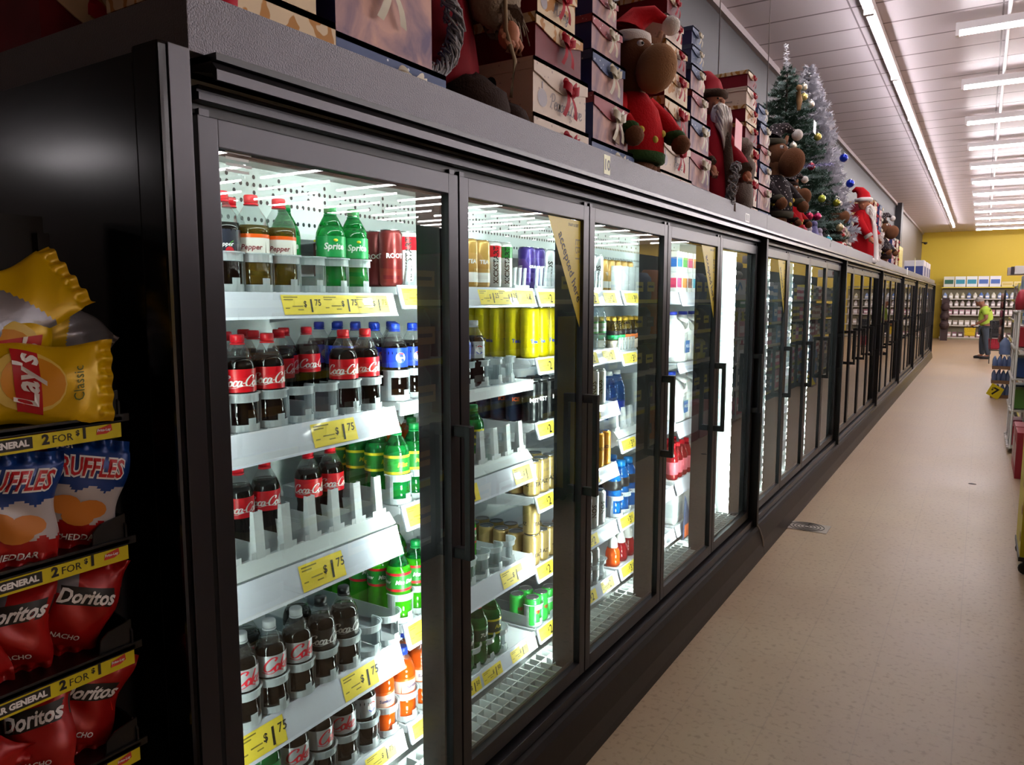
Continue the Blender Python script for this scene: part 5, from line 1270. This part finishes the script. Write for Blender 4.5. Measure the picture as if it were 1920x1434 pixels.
MB().tube([(-1.48, 7.11, 3.42), (-1.47, 7.12, 3.34), (-1.47, 7.11, 3.26)], [.022, .028, .016], 8).ball((-1.475, 7.11, 3.45), .028, 8).build('straw_ornament', M('straw_gold', '8a6a44', .8), label='gold-brown figure ornament hanging on the green tree', cat='ornament')
b = MB(); R = random.Random(8)
for i in range(260):
    s = R.random(); p = Vector((TX+.43*cos(-1.6+s*1.5), TY+.43*sin(-1.6+s*1.5), TOPZ+.70+.08*s)); d = Vector((R.gauss(0, 1), R.gauss(0, 1), R.gauss(0, 1))).normalized()*.035; w2 = Vector((0, 0, .003)); b.add([p-w2, p+w2, p+d], [(0, 1, 2)])
b.build('tinsel_garland', M('lilac_tinsel', '8c88b4', .3, .5), label='lilac tinsel garland wrapped across the green tree', cat='garland')
# small clutter at the foot of the tree
for k, (y, c, nm, hh) in enumerate(((6.30, '9a1c34', 'crimson', .20), (6.55, 'c8c4cc', 'pale grey', .16), (6.78, '5a5484', 'violet tinsel', .22), (7.02, '9a90a4', 'silver lilac', .18), (7.24, '2a2024', 'black', .20))):
    b = MB().lathe([(.0, 0), (.07, 0), (.05, hh*.5), (.02, hh), (0, hh)], 12, rf=lambda a, z: 1+.12*sin(5*a)); b.ball((0, 0, hh), .03, 8)
    b.build('small_cone_ornament', M('cone_'+c, c, .7, bump=(90, .8)), loc=(-1.24, y, TOPZ), label='small %s cone-shaped ornament at the foot of the green tree' % nm, cat='ornament')
# framed yellow sign, white boxes farther down
b = MB().box(-.012, .0, 0, .62, 0, .46, 0).box(.0005, .002, .05, .57, .05, .41, 1); b.text('NEW', .16, lambda u, v: (.0026, .31+u, .2+v), 0)
b.build('framed_sign', [M('pale_yellow_frame', 'd8cc70', .4), M('yellow_sign_face', 'c8b830', .4)], loc=(-1.2, 13.9, TOPZ), label='yellow framed sign standing on the coolers past the decorations', cat='sign')
MB().box(-.01, .0, 0, .08, -.14, .04).build('paper_slip', mWhite, loc=(-1.118, 14.55, 2.10), label='white paper slip hanging over the cooler header', cat='paper')
for k, y in enumerate((19.5, 20.5, 21.3)):
    carton('white_carton', 'white carton with blue label squares on the coolers, %s from the camera' % ORD[k], (-1.35, y, TOPZ), .40, .62, .46, 'd8d4d8', '2a3a7a', cat='box', group='white cartons on top of the far coolers')
MB().prism([(18.6, TOPZ), (18.9, TOPZ), (18.75, 2.42), (18.65, 2.5)], 'x', -1.3, -1.29).build('leaning_card', M('pale_card', 'cfc9a0', .5), label='pale pointed card leaning before the far white cartons', cat='card')
b = MB().lathe([(.0, -.07), (.06, -.04), (.07, 0), (.07, .03), (0, .03)], 14); b.tube([(0, 0, .02), (-.145, 0, .02)], .02, 8); b.build('dome_camera', mInk, loc=(WALLX+.15, FARY-.5, CEIL-.45), label='small black dome camera in the far ceiling corner', cat='camera')
# ================================================================== the facing shelves of the aisle (right-hand side)
GX = .47; mGon = M('beige_shelf_steel', 'a89f8c', .45); mGonD = M('dark_shelf_back', '2a2724', .7); mLip = M('shelf_lip_beige', 'b8ae90', .4); mLipY = M('shelf_lip_yellow', 'cdbb28', .4)
GZ = [.12, .50, .88, 1.24, 1.60]; nsec = 14; SW = 1.22; GY0 = 1.3
gon0 = None
for s in range(nsec):
    y0 = GY0 + s*SW
    t = empty('shelving_unit', (0, y0, 0), 0, 'beige store shelving unit facing the coolers, %s from the camera' % ORD[s], 'shelf', 'shelving units facing the coolers')
    MB().box(GX+.42, GX+.45, .003, SW-.003, 0, 2.1).box(GX, GX+.42, .003, SW-.003, 0, .10).build('shelf_back', mGonD, t)
    for i, z in enumerate(GZ):
        o = MB().box(GX+.02, GX+.42, .004, SW-.004, z-.02, z).build('shelf', mGon, t)
        MB().box(GX+.004, GX+.019, .004, SW-.004, z-.034, z+.002).build('shelf_lip', mLipY if (s*7+i*3) % 5 < 2 else mLip, o)
PAL = [('5a2c1c', 'c87a28', 'brown'), ('1c2a4c', 'c8b030', 'navy'), ('c8641e', '3a1c10', 'orange'), ('141416', 'd8c020', 'black and yellow'), ('7a1420', 'e0d8d0', 'maroon'), ('1e4a34', 'c8c8b8', 'dark green'),
       ('b02030', 'f0e0d0', 'red'), ('2a6aa8', 'e0e4e8', 'blue'), ('c8506a', 'f0e8e8', 'pink'), ('6a6a70', '2a2a30', 'grey'), ('c8b8a0', '8a4a30', 'tan'), ('38a090', 'e8e8e0', 'teal'), ('4a2a5a', 'd0b8d8', 'purple'), ('d8c830', '202020', 'bright yellow')]
SECP = [(0, 4, 9), (0, 0, 4), (0, 4, 2), (1, 5, 3), (1, 9, 3), (2, 2, 0), (3, 1, 13), (3, 6, 13), (6, 8, 4), (7, 8, 9), (8, 7, 13, 3), (11, 8, 13, 1), (9, 10, 4, 5), (12, 9, 10, 1)]
gp = {}
def good(k, form):
    key = (k, form)
    if key not in gp:
        c1, c2, nm = PAL[k]; c1, c2 = [''.join('%02x' % int(int(c[q:q+2], 16)*.78+52) for q in (0, 2, 4)) for c in (c1, c2)]; b = MB(); w, h, d = .24, .26, .26
        if form == 0: b.box(0, d, -w/2, w/2, 0, h, 0)
        elif form == 1:
            n = 12; P = [(d/2 + d/2*cos(a)*abs(cos(a))**-.4*.9 if abs(cos(a)) > 1e-3 else d/2, w/2*sin(a)*abs(sin(a))**-.4*.95 if abs(sin(a)) > 1e-3 else 0) for a in [2*pi*(i+.5)/n for i in range(n)]]
            for j, (z, q) in enumerate(((0, .92), (.04, 1), (h*.8, .96), (h*.95, .6), (h, .5))):
                for x, y in P: b.v.append((d/2+(x-d/2)*q, y*(1 if j < 3 else 1.0), z))
            for j in range(4):
                for i in range(n): b.f.append([j*n+i, j*n+(i+1) % n, (j+1)*n+(i+1) % n, (j+1)*n+i]); b.m.append(0); b.s.append(True)
            b.f.append([4*n+i for i in range(n)]); b.m.append(0); b.s.append(False)
        else:
            for q in range(4): b.box(.01, d, -w/2+.006*(q % 2), w/2-.006*(q % 2), q*.058, q*.058+.055, q % 2)
        if form < 2:
            b.add([(-.001, -w*.36, h*.30), (-.001, w*.36, h*.30), (-.001, w*.36, h*.66), (-.001, -w*.36, h*.66)], [(0, 1, 2, 3)], 1)
            b.add([(-.0015, -w*.26, h*.44), (-.0015, w*.26, h*.44), (-.0015, w*.26, h*.52), (-.0015, -w*.26, h*.52)], [(0, 1, 2, 3)], 0)
        gp[key] = b.build(('grocery_box', 'pet_food_bag', 'folded_textiles')[form], [M('pack_'+c1, c1, .45), M('pack_'+c2, c2, .45)]); return gp[key], True
    return gp[key], False
R = random.Random(21)
LW = ['lowest', 'second', 'third', 'fourth', 'top']
for s in range(nsec):
    for i, z in enumerate(GZ):
        for q in range(4):
            k = R.choice(SECP[s]); form = 1 if s < 9 else 2
            if R.random() < .2: form = 0
            o, new = good(k, form)
            if not new: o = dup(o)
            o.location = (GX+.05, GY0+s*SW+.16+q*.30, z+.0008); o.scale = (1, 1.12, R.uniform(.95, 1.25))
            tag(o, '%s %s, %s along %s shelf of the %s opposite shelving unit' % (PAL[k][2], ('grocery box', 'pet food bag', 'textile stack')[form], ORD[q], LW[i], ORD[s]), ('box', 'bag', 'textiles')[form], 'goods on the shelving facing the coolers')
# black sign on the far yellow wall of the store (seen in the cooler glass)
b = MB().box(-.03, 0, 0, 4.2, 0, 1.1, 0); b.text('Clothing', .62, lambda u, v: (-.034, 2.3-u, .32+v), 1, .02)
b.build('wall_sign', [mInk, M('sign_cream', 'd8d0a0', .5)], loc=(RX-.003, 15.5, 2.5), label='black department sign high on the yellow side wall', cat='sign')
# ---- rolling yellow display with casters at the right edge
t = empty('rolling_display', (.272, 5.15, 0), 0, 'yellow rolling display with maroon marks and black casters at the right edge', 'display')
b = MB().box(0, .185, 0, .48, .11, 1.47, 0)
for i in range(6): b.lathe([(0, 0), (.03, 0), (.03, .002), (0, .002)], 10, (0, 0, 0), 1); n = len(b.v); b.map(lambda x, y, z, i=i: (-z, .05+y*1.4, .22+i*.16+x), n-40)
b.build('display_body', [M('display_yellow', 'cdb91e', .4), M('maroon_mark', '7a1c2c', .5)], t, bevel=.004)
MB().box(-.006, .19, -.006, .486, .085, .11).build('base_tray', mInk, t)
for x, y in ((.03, .03), (.03, .45), (.15, .03), (.15, .45)):
    w = MB().lathe([(0, -.012), (.030, -.012), (.034, -.006), (.034, .006), (.030, .012), (0, .012)], 14); w.map(lambda a, c, d: (x+a, y+d, .035+c)); w.box(x-.012, x+.012, y-.016, y+.016, .055, .085); w.build('caster', mInk, t)
# ---- white merchandiser with scalloped lips
mWs = M('white_wire_shelf', 'c9c4b8', .4)
t = empty('white_merchandiser', (.335, 9.3, 0), 0, 'white open merchandiser with scalloped shelf lips standing before the right shelves', 'display')
for x in (0, .13):
    for y in (0, .55, 1.1): MB().tube([(x, y, .05), (x, y, 1.50)], .011, 8).build('post', mWs, t)
for z in (.06, .45, .78, 1.10, 1.48):
    b = MB().box(-.01, .13, -.01, 1.11, z-.012, z)
    for k in range(8): b.lathe([(.0, -.045), (.03, -.04), (.05, -.02), (.055, 0)], 10, (-.012, .07+k*.138, z), sx=.35)
    b.build('shelf_tray', mWs, t)
items = [(.07, 'b02038', 'red'), (.07, 'c85a70', 'pink'), (.46, '5a8a40', 'green'), (.46, '20304a', 'navy'), (.79, '30508a', 'blue'), (.79, 'c8c0b0', 'cream'), (1.11, 'c83040', 'red'), (1.11, 'd8a0a0', 'pale pink'), (1.49, '50b0d8', 'cyan'), (1.49, '2e7a4a', 'green')]
for i, (z, c, nm) in enumerate(items):
    b = MB().box(0, .11, 0, .30, 0, .20 if z < 1.4 else .10, 0).box(-.001, .0, .04, .26, .05, .14 if z < 1.4 else .08, 1)
    b.build('boxed_goods', [M('goods_'+c, c, .45), mWhite], loc=(.345, 9.42+(i % 2)*.5, z+.001), label='%s boxed item on the white merchandiser, %s half, %s shelf' % (nm, ('nearer', 'farther')[i % 2], LW[i//2]), cat='box', group='boxed items on the white merchandiser')
# bundles above the merchandiser
t = empty('paper_roll_pack', (.36, 9.55, 1.66), 0, 'white and blue paper towel pack with wave print', 'paper pack')
b = MB().box(0, .25, 0, .7, -.0, .20, 0); b.ribbon([[(0, .1), (.3, .35), (.6, .1), (1.0, .4), (1.4, .15)]], .3, lambda u, v: (-.001, .1+u, .03+v), 1, .2, .1, 0); b.build('pack_wrap', [M('pack_white', 'd4dade', .35), M('wave_blue', '2f86c0', .4)], t, bevel=.01)
MB().box(.36, .62, 9.5, 10.3, 1.60, 1.659).build('display_ledge', mWs, label='narrow white ledge under the paper towel pack', cat='shelf')
for k in range(2):
    b = MB().tube([(.50, 9.35, 1.93+k*.12), (.50, 10.4, 1.93+k*.12)], .055, 14); b.build('black_roll', M('black_wrap', '1b1a1e', .3), label='%s of two long black wrapped rolls high on the right shelf' % ('lower', 'upper')[k], cat='roll', group='black rolls on the right shelf')
b = MB()
for k in range(3): b.lathe([(0, 0), (.055, 0), (.055, .10), (.02, .10), (.02, .06), (0, .06)], 12, (.46, 10.6+k*.14, 2.10))
b.build('toilet_roll_pack', mPom, label='white toilet roll pack on top of the right shelving', cat='paper pack')
b = MB().lathe([(0, 0), (.05, 0), (.055, .1), (.04, .16), (.02, .2), (0, .2)], 12, (.33, 8.9, 1.50)); b.build('pink_detergent', M('detergent_pink', 'c03a4c', .35), label='pink bottle at the right edge on the near end of the merchandiser', cat='bottle')
# low cartons on the floor
for k, (y, c) in enumerate(((8.15, 'a02838'), (8.55, 'b86870'))):
    carton('floor_carton', '%s carton on the floor under the right shelving' % ('dark red', 'dusty pink')[k], (.42, y, 0), .17, .34, .42, c, 'd0b8b8', cat='box', rz=pi)
# ---- bottled water cases
mWB = clear('water_bottle_plastic', 'd0dcf0', 'b4c8e8', .4, 1.4, .05); mCard = M('cardboard', '8a6c50', .8)
b = MB().lathe([(0, 0), (.030, 0), (.032, .01), (.032, .12), (.026, .15), (.013, .175), (.013, .19), (0, .19)], 10)
wb = None
for lv in range(3):
    t = empty('water_case', (.20, 14.45, .0005+lv*.235), 0, 'case of small water bottles in a cardboard tray, %s layer of the floor stack' % ('bottom', 'middle', 'top')[lv], 'water case', 'water cases stacked on the floor')
    c = MB().box(0, .27, 0, .40, 0, .006).box(0, .006, 0, .40, .006, .055).box(.264, .27, 0, .40, .006, .055).box(.006, .264, 0, .006, .006, .055).box(.006, .264, .394, .40, .006, .055)
    c.build('cardboard_tray', mCard, t)
    for i in range(4):
        for j in range(6):
            if wb is None: wb = b.build('water_bottle', mWB, t); wb.location = (.035+i*.066, .035+j*.066, .0065)
            else: o = wb.copy(); C.objects.link(o); o.parent = t; o.location = (.035+i*.066, .035+j*.066, .0065)
t = empty('water_jug_pack', (.30, 14.5, .706), 0, 'pair of blue-tinted water jugs on top of the water cases', 'water jug')
for k in range(2): MB().lathe([(0, 0), (.075, .0), (.08, .02), (.08, .10), (.072, .12), (.08, .14), (.08, .18), (.04, .24), (.02, .25), (.02, .27), (0, .27)], 14, (.06, .1+k*.17, 0)).build('jug', mWB, t)
b = MB().box(-.004, 0, -.10, .10, -.10, .10, 0); b.text('7', .17, lambda u, v: (-.0055, -u, -.06+v), 1, .03); b.text('$', .07, lambda u, v: (-.0055, .05-u, .0+v), 1, .02)
o = b.build('price_sign', [M('price_sign_yellow', 'e0cc18', .4), mInk]); o.rotation_euler = (.55, 0, .0)
o.matrix_local = Matrix.Translation((.262, 14.32, .12)) @ Matrix.Rotation(1.15, 4, 'Z') @ Matrix.Rotation(.45, 4, 'X')
tag(o, 'tilted yellow price sign with a 7 at the foot of the water cases', 'price sign')
# ---- baskets on a stand
def basket(name, mat, label, loc, w=.30, d=.42, h=.22, parent=None):
    t = empty(name, loc, 0, label, 'basket'); b = MB(); n = 7
    for z in (0, h*.25, h*.5, h*.75, h):
        q = .86+.14*z/h; x, y = w/2*q, d/2*q; b.tube([(-x, -y, z), (x, -y, z), (x, y, z), (-x, y, z), (-x, -y, z)], .008, 5)
    for i in range(n+1):
        s = -1+2*i/n
        for sg in (-1, 1): b.tube([(s*w/2*.86, sg*d/2*.86, 0), (s*w/2, sg*d/2, h)], .007, 4); b.tube([(sg*w/2*.86, s*d/2*.86, 0), (sg*w/2, s*d/2, h)], .007, 4)
    b.box(-w*.43, w*.43, -d*.43, d*.43, -.004, .004)
    for sg in (-1, 1): b.box(sg*w*.465-.002, sg*w*.465+.002, -d*.45, d*.45, .02, h*.96); b.box(-w*.45, w*.45, sg*d*.465-.002, sg*d*.465+.002, .02, h*.96)
    b.build('basket_body', mat, t)
    hd = MB()
    for sg in (-1, 1): hd.tube([(sg*w*.3, -d*.45, h), (sg*w*.25, -d*.2, h+.07), (sg*w*.25, d*.2, h+.07), (sg*w*.3, d*.45, h)], .007, 6)
    hd.build('handle', mInk, t); return t
BY = 22.3
t = empty('basket_stand', (.36, BY, 0), 0, 'dark metal stand carrying the shopping baskets', 'stand')
b = MB()
for x in (-.13, .13):
    for y in (-.2, .2): b.tube([(x, y, 0), (x, y, 1.08)], .011, 6)
for z in (.34, .66): b.box(-.16, .16, -.21, .21, z-.01, z)
b.build('stand_frame', mInk, t)
basket('shopping_basket', M('basket_red', '98182c', .4), 'dark red shopping basket on the stand behind the man', (.33, BY, .37), .27, .36, .24)
basket('shopping_basket', M('basket_black', '17171b', .4), 'black shopping basket above the red one on the stand', (.33, BY, .67), .27, .36, .20)
basket('shopping_basket', M('basket_black', '17171b', .4), 'topmost black shopping basket on the stand', (.33, BY, .90), .27, .36, .16)
# ---- hanging snack wing
t = empty('snack_wing', (.34, 17.6, 0), 0, 'tall wing rack hung with small brown and pink snack packs', 'rack')
MB().box(.03, .05, -.02, .42, .70, 1.78).box(.03, .05, -.02, .0, 0, .70).box(.03, .05, .40, .42, 0, .70).build('wing_panel', mGonD, t)
for r in range(6):
    for c in range(3):
        k = (r*3+c) % 4
        MB().lathe([(0, .0), (.055, .004), (.066, .05), (.062, .10), (.05, .14), (.0, .145)], 8, (0, .06+c*.14, .75+r*.165), sx=.45).build('snack_pack', M('pack_'+('6a3a34', '8c4a5a', '5a2a2a', '9c7a70')[k], ('6a3a34', '8c4a5a', '5a2a2a', '9c7a70')[k], .4), t)
for k, (y, z, c, nm) in enumerate(((18.7, 2.10, 'd0ccc8', 'white'), (19.1, 2.10, '302a30', 'dark'), (19.5, 2.10, 'b8b0a8', 'grey'))):
    carton('top_carton', '%s carton at the far top of the right shelving' % nm, (.66-.05*k, y-.6, 2.1005), .3, .3, .16, c, '80302c', cat='box', rz=pi)
# ---- far wall shelving
FY = 34.7
t = empty('far_shelving', (0, 0, 0), 0, 'white wall shelving stocked with bottles and paper goods at the far end', 'shelf')
MB().box(-1.4, 2.6, FY+.5, FY+.54, 0, 2.16).box(-1.4, 2.6, FY+.02, FY+.5, 0, .08).build('shelf_back', M('far_shelf_back', '8d8468', .6), t)
FZ = [.10, .57, .99, 1.31, 1.62, 2.08]
for i, z in enumerate(FZ):
    o = MB().box(-1.4, 2.6, FY+.02, FY+.5, z-.03, z).build('shelf', mGon, t); MB().box(-1.4, 2.6, FY, FY+.019, z-.035, z+.005).build('shelf_lip', mLipY if i == 5 else mWs, o)
R = random.Random(4)
tops = [('1d5c4a', 'd8d8c8', 'dark green and white'), ('2f8fa8', 'e6ecec', 'teal and white'), ('2f8fa8', 'e6ecec', 'teal and white'), ('4a6ab0', 'e8e8f0', 'blue and white'), ('4a6ab0', 'e8e8f0', 'blue and white'), ('c8b060', 'd8c890', 'tan'), ('c8b060', 'd8c890', 'tan')]
for i, (c1, c2, nm) in enumerate(tops):
    h = .42 if i < 5 else .20; b = MB().box(0, .36, 0, .3, 0, h, 1).box(.03, .33, -.002, 0, h*.3, h*.7, 0)
    b.build('paper_towel_pack', [M('far_'+c1, c1, .5), M('far_'+c2, c2, .5)], loc=(-1.35+i*.39, FY+.06, 2.081), label='%s paper goods pack on the far top shelf, %s from the left' % (nm, ORD[i]), cat='paper pack', group='packs on the far top shelf')
fc = [['c8c0a0', 'd8d4c0', '8aa0c8', '5878b8', 'c8d0d8'], ['b8aeb0', 'c8bcb8', 'd0c8c0'], ['c8a8b0', 'd8c8c8', 'a87080'], ['d0c8bc', 'b8a898', 'c8c0b8'], ['8a6068', 'c8a8a0', '5a3a40']]
fp = {}
for i in range(5):
    n = 19
    for k in range(n):
        c = R.choice(fc[4-i]); rd = (i in (3, 4))
        if (c, rd) not in fp:
            b = MB()
            if rd: b.lathe([(0, 0), (.07, 0), (.075, .02), (.075, .14), (.05, .19), (.03, .21), (.03, .24), (0, .24)], 12, mi=0)
            else: b.box(-.08, .08, -.08, .08, 0, .2, 0)
            if rd: b.box(-.055, .055, -.078, -.05, .05, .12, 1)
            else: b.box(-.06, .06, -.082, -.078, .05, .13, 1)
            o = b.build('jug_bottle' if rd else 'grocery_box', [M('far_'+c, c, .5), mWhite]); fp[c, rd] = o
        else: o = dup(fp[c, rd])
        o.location = (-1.28+k*.205, FY+.14, FZ[i]+.001)
        tag(o, 'small %s on the far wall shelving, %s from the left, %s shelf' % ('jug' if rd else 'pack', ORD[k], LW[i]), 'jug' if rd else 'box', 'goods on the far wall shelving')
MB().box(-1.32, -1.08, 33.6, 33.9, .0, 1.65).ball((-1.2, 33.6, 1.3), .16, 10).ball((-1.2, 33.6, .95), .17, 10).ball((-1.2, 33.6, .6), .17, 10).build('hanging_goods_rack', M('dark_goods', '33201f', .7, bump=(20, .6)), label='dark column of hanging goods beyond the last cooler', cat='rack')
# ================================================================== the shopper
def skin(name, verts, edges, radii, mat, parent=None, root=0, sub=2, scale2=None):
    me = bpy.data.meshes.new(name); me.from_pydata(verts, edges, []); o = bpy.data.objects.new(name, me); C.objects.link(o)
    m = o.modifiers.new('skin', 'SKIN'); m.use_smooth_shade = True
    d = me.skin_vertices[0].data
    for i, r in enumerate(radii): d[i].radius = r if isinstance(r, tuple) else (r, r)
    for i in range(len(verts)): d[i].use_root = (i == root)
    s = o.modifiers.new('sub', 'SUBSURF'); s.levels = sub; s.render_levels = sub
    dg = bpy.context.evaluated_depsgraph_get(); m2 = bpy.data.meshes.new_from_object(o.evaluated_get(dg))
    bpy.data.objects.remove(o); bpy.data.meshes.remove(me)
    for p in m2.polygons: p.use_smooth = True
    m2.materials.clear(); m2.materials.append(mat); m2.name = name
    o = bpy.data.objects.new(name, m2); C.objects.link(o)
    if parent: o.parent = parent
    return o
MSk = M('skin_tone', '8a5a44', .55); MLime = M('lime_shirt', 'aecb48', .85, bump=(30, .3)); MJean = M('blue_grey_jeans', '3c4652', .9, bump=(40, .3)); MHair = M('grey_hair', '8a8480', .8); MShoe = M('black_shoe_leather', '0e0d0f', .5)
# figure faces -X; local origin on the floor below the hips
man = empty('person', (.06, 23.9, 0), 0, 'man in a lime shirt and jeans looking down into a yellow basket', 'person')
V = [(.06, 0, .90), (.07, 0, 1.08), (.04, 0, 1.26), (.00, 0, 1.38), (-.055, 0, 1.45), (-.10, 0, 1.50),      # 0-5 pelvis, belly, chest, neck base, neck, head base
     (.02, .17, 1.33), (.05, .22, 1.08), (-.17, .17, .93),                                                     # 6-8 far arm
     (.02, -.17, 1.33), (.06, -.22, 1.08), (-.17, -.15, .93),                                                  # 9-11 near arm
     (.06, .09, .84), (.00, .10, .48), (.02, .10, .10), (-.12, .10, .045),                                     # 12-15
     (.07, -.09, .84), (.10, -.10, .48), (.16, -.10, .10), (.03, -.12, .045)]                                  # 16-19
E_ = [(0,1),(1,2),(2,3),(3,4),(4,5),(3,6),(6,7),(7,8),(3,9),(9,10),(10,11),(0,12),(12,13),(13,14),(14,15),(0,16),(16,17),(17,18),(18,19)]
Rr = [.15, (.155, .155), (.15, .15), .10, .055, .06, .07, .048, .032, .07, .048, .032, .095, .065, .045, .038, .095, .065, .045, .038]
skin('body', V, E_, Rr, MSk, man)
# head with a face, bent down towards -X
h = MB(); rt = Matrix.Rotation(-.75, 3, 'Y')
hc = Vector((-.115, 0, 1.535))
def hp(x, y, z): return tuple(hc + rt @ Vector((x, y, z)))
h.ball(hc, .105, 18, 0, (.95, .78, 1.12), rt); h.ball(hp(-.105, 0, -.01), .018, 8, 0, (1.1, .8, 1.4), rt); h.ball(hp(-.085, 0, -.075), .022, 8, 0, (.6, 1.2, .35), rt)
for sg in (-1, 1): h.ball(hp(.0, sg*.082, -.01), .026, 8, 0, (.8, .35, 1.2), rt)
h.build('head', MSk, man)
e = MB()
for sg in (-1, 1): e.ball(hp(-.092, sg*.032, .02), .010, 8)
e.box(0, 0, 0, 0, 0, 0) if False else None
e.build('eyes', mInk, man)
MB().ball(hp(.018, 0, .028), .108, 16, 0, (.92, .82, 1.02), rt, noise=.03).build('hair', MHair, man)
# hands, five fingers each
for sg in (-1, 1):
    b = MB(); wx, wy, wz = -.19, sg*.155+.01, .915
    b.ball((wx-.03, wy, wz-.015), .036, 10, 0, (1.2, .9, .55))
    for k in range(4): L = (.030, .036, .033, .026)[k]; y = wy+(k-1.5)*.018; b.tube([(wx-.055, y, wz-.015), (wx-.055-L, y, wz-.022), (wx-.06-L, y, wz-.050), (wx-.045-L, y, wz-.062)], [.0095, .009, .008, .007], 6)
    b.tube([(wx-.02, wy-sg*.03, wz-.015), (wx-.05, wy-sg*.048, wz-.03), (wx-.07, wy-sg*.045, wz-.045)], [.011, .010, .008], 6)
    b.build('hand', MSk, man)
# clothing
sv = [(.06, 0, .86), (.055, 0, 1.02), (.035, 0, 1.24), (.0, 0, 1.375), (.02, .17, 1.335), (.04, .215, 1.17), (.02, -.17, 1.335), (.045, -.215, 1.17), (-.02, 0, 1.42)]
skin('shirt', sv, [(0,1),(1,2),(2,3),(3,4),(4,5),(3,6),(6,7),(3,8)], [(.185, .175), (.20, .19), (.185, .18), .115, .092, .078, .092, .078, .075], MLime, man)
pv = [(.06, 0, .88), (.06, .09, .80), (.0, .10, .48), (.02, .10, .09), (.07, -.09, .80), (.10, -.10, .48), (.16, -.10, .09)]
skin('jeans', pv, [(0,1),(1,2),(2,3),(0,4),(4,5),(5,6)], [.165, .118, .088, .072, .118, .088, .072], MJean, man)
for x, y in ((-.03, .10), (.11, -.115)):
    MB().ball((x-.03, y, .045), .06, 12, 0, (2.1, .8, .75)).box(x-.145, x+.085, y-.045, y+.045, .0, .022).build('shoe', MShoe, man)
basket('shopping_basket', M('basket_yellow', 'd8b818', .45), 'bright yellow shopping basket in the hands of the man', (-.24, 23.9, .62), .26, .40, .20)
# close the run: spare things behind the coolers are not in view
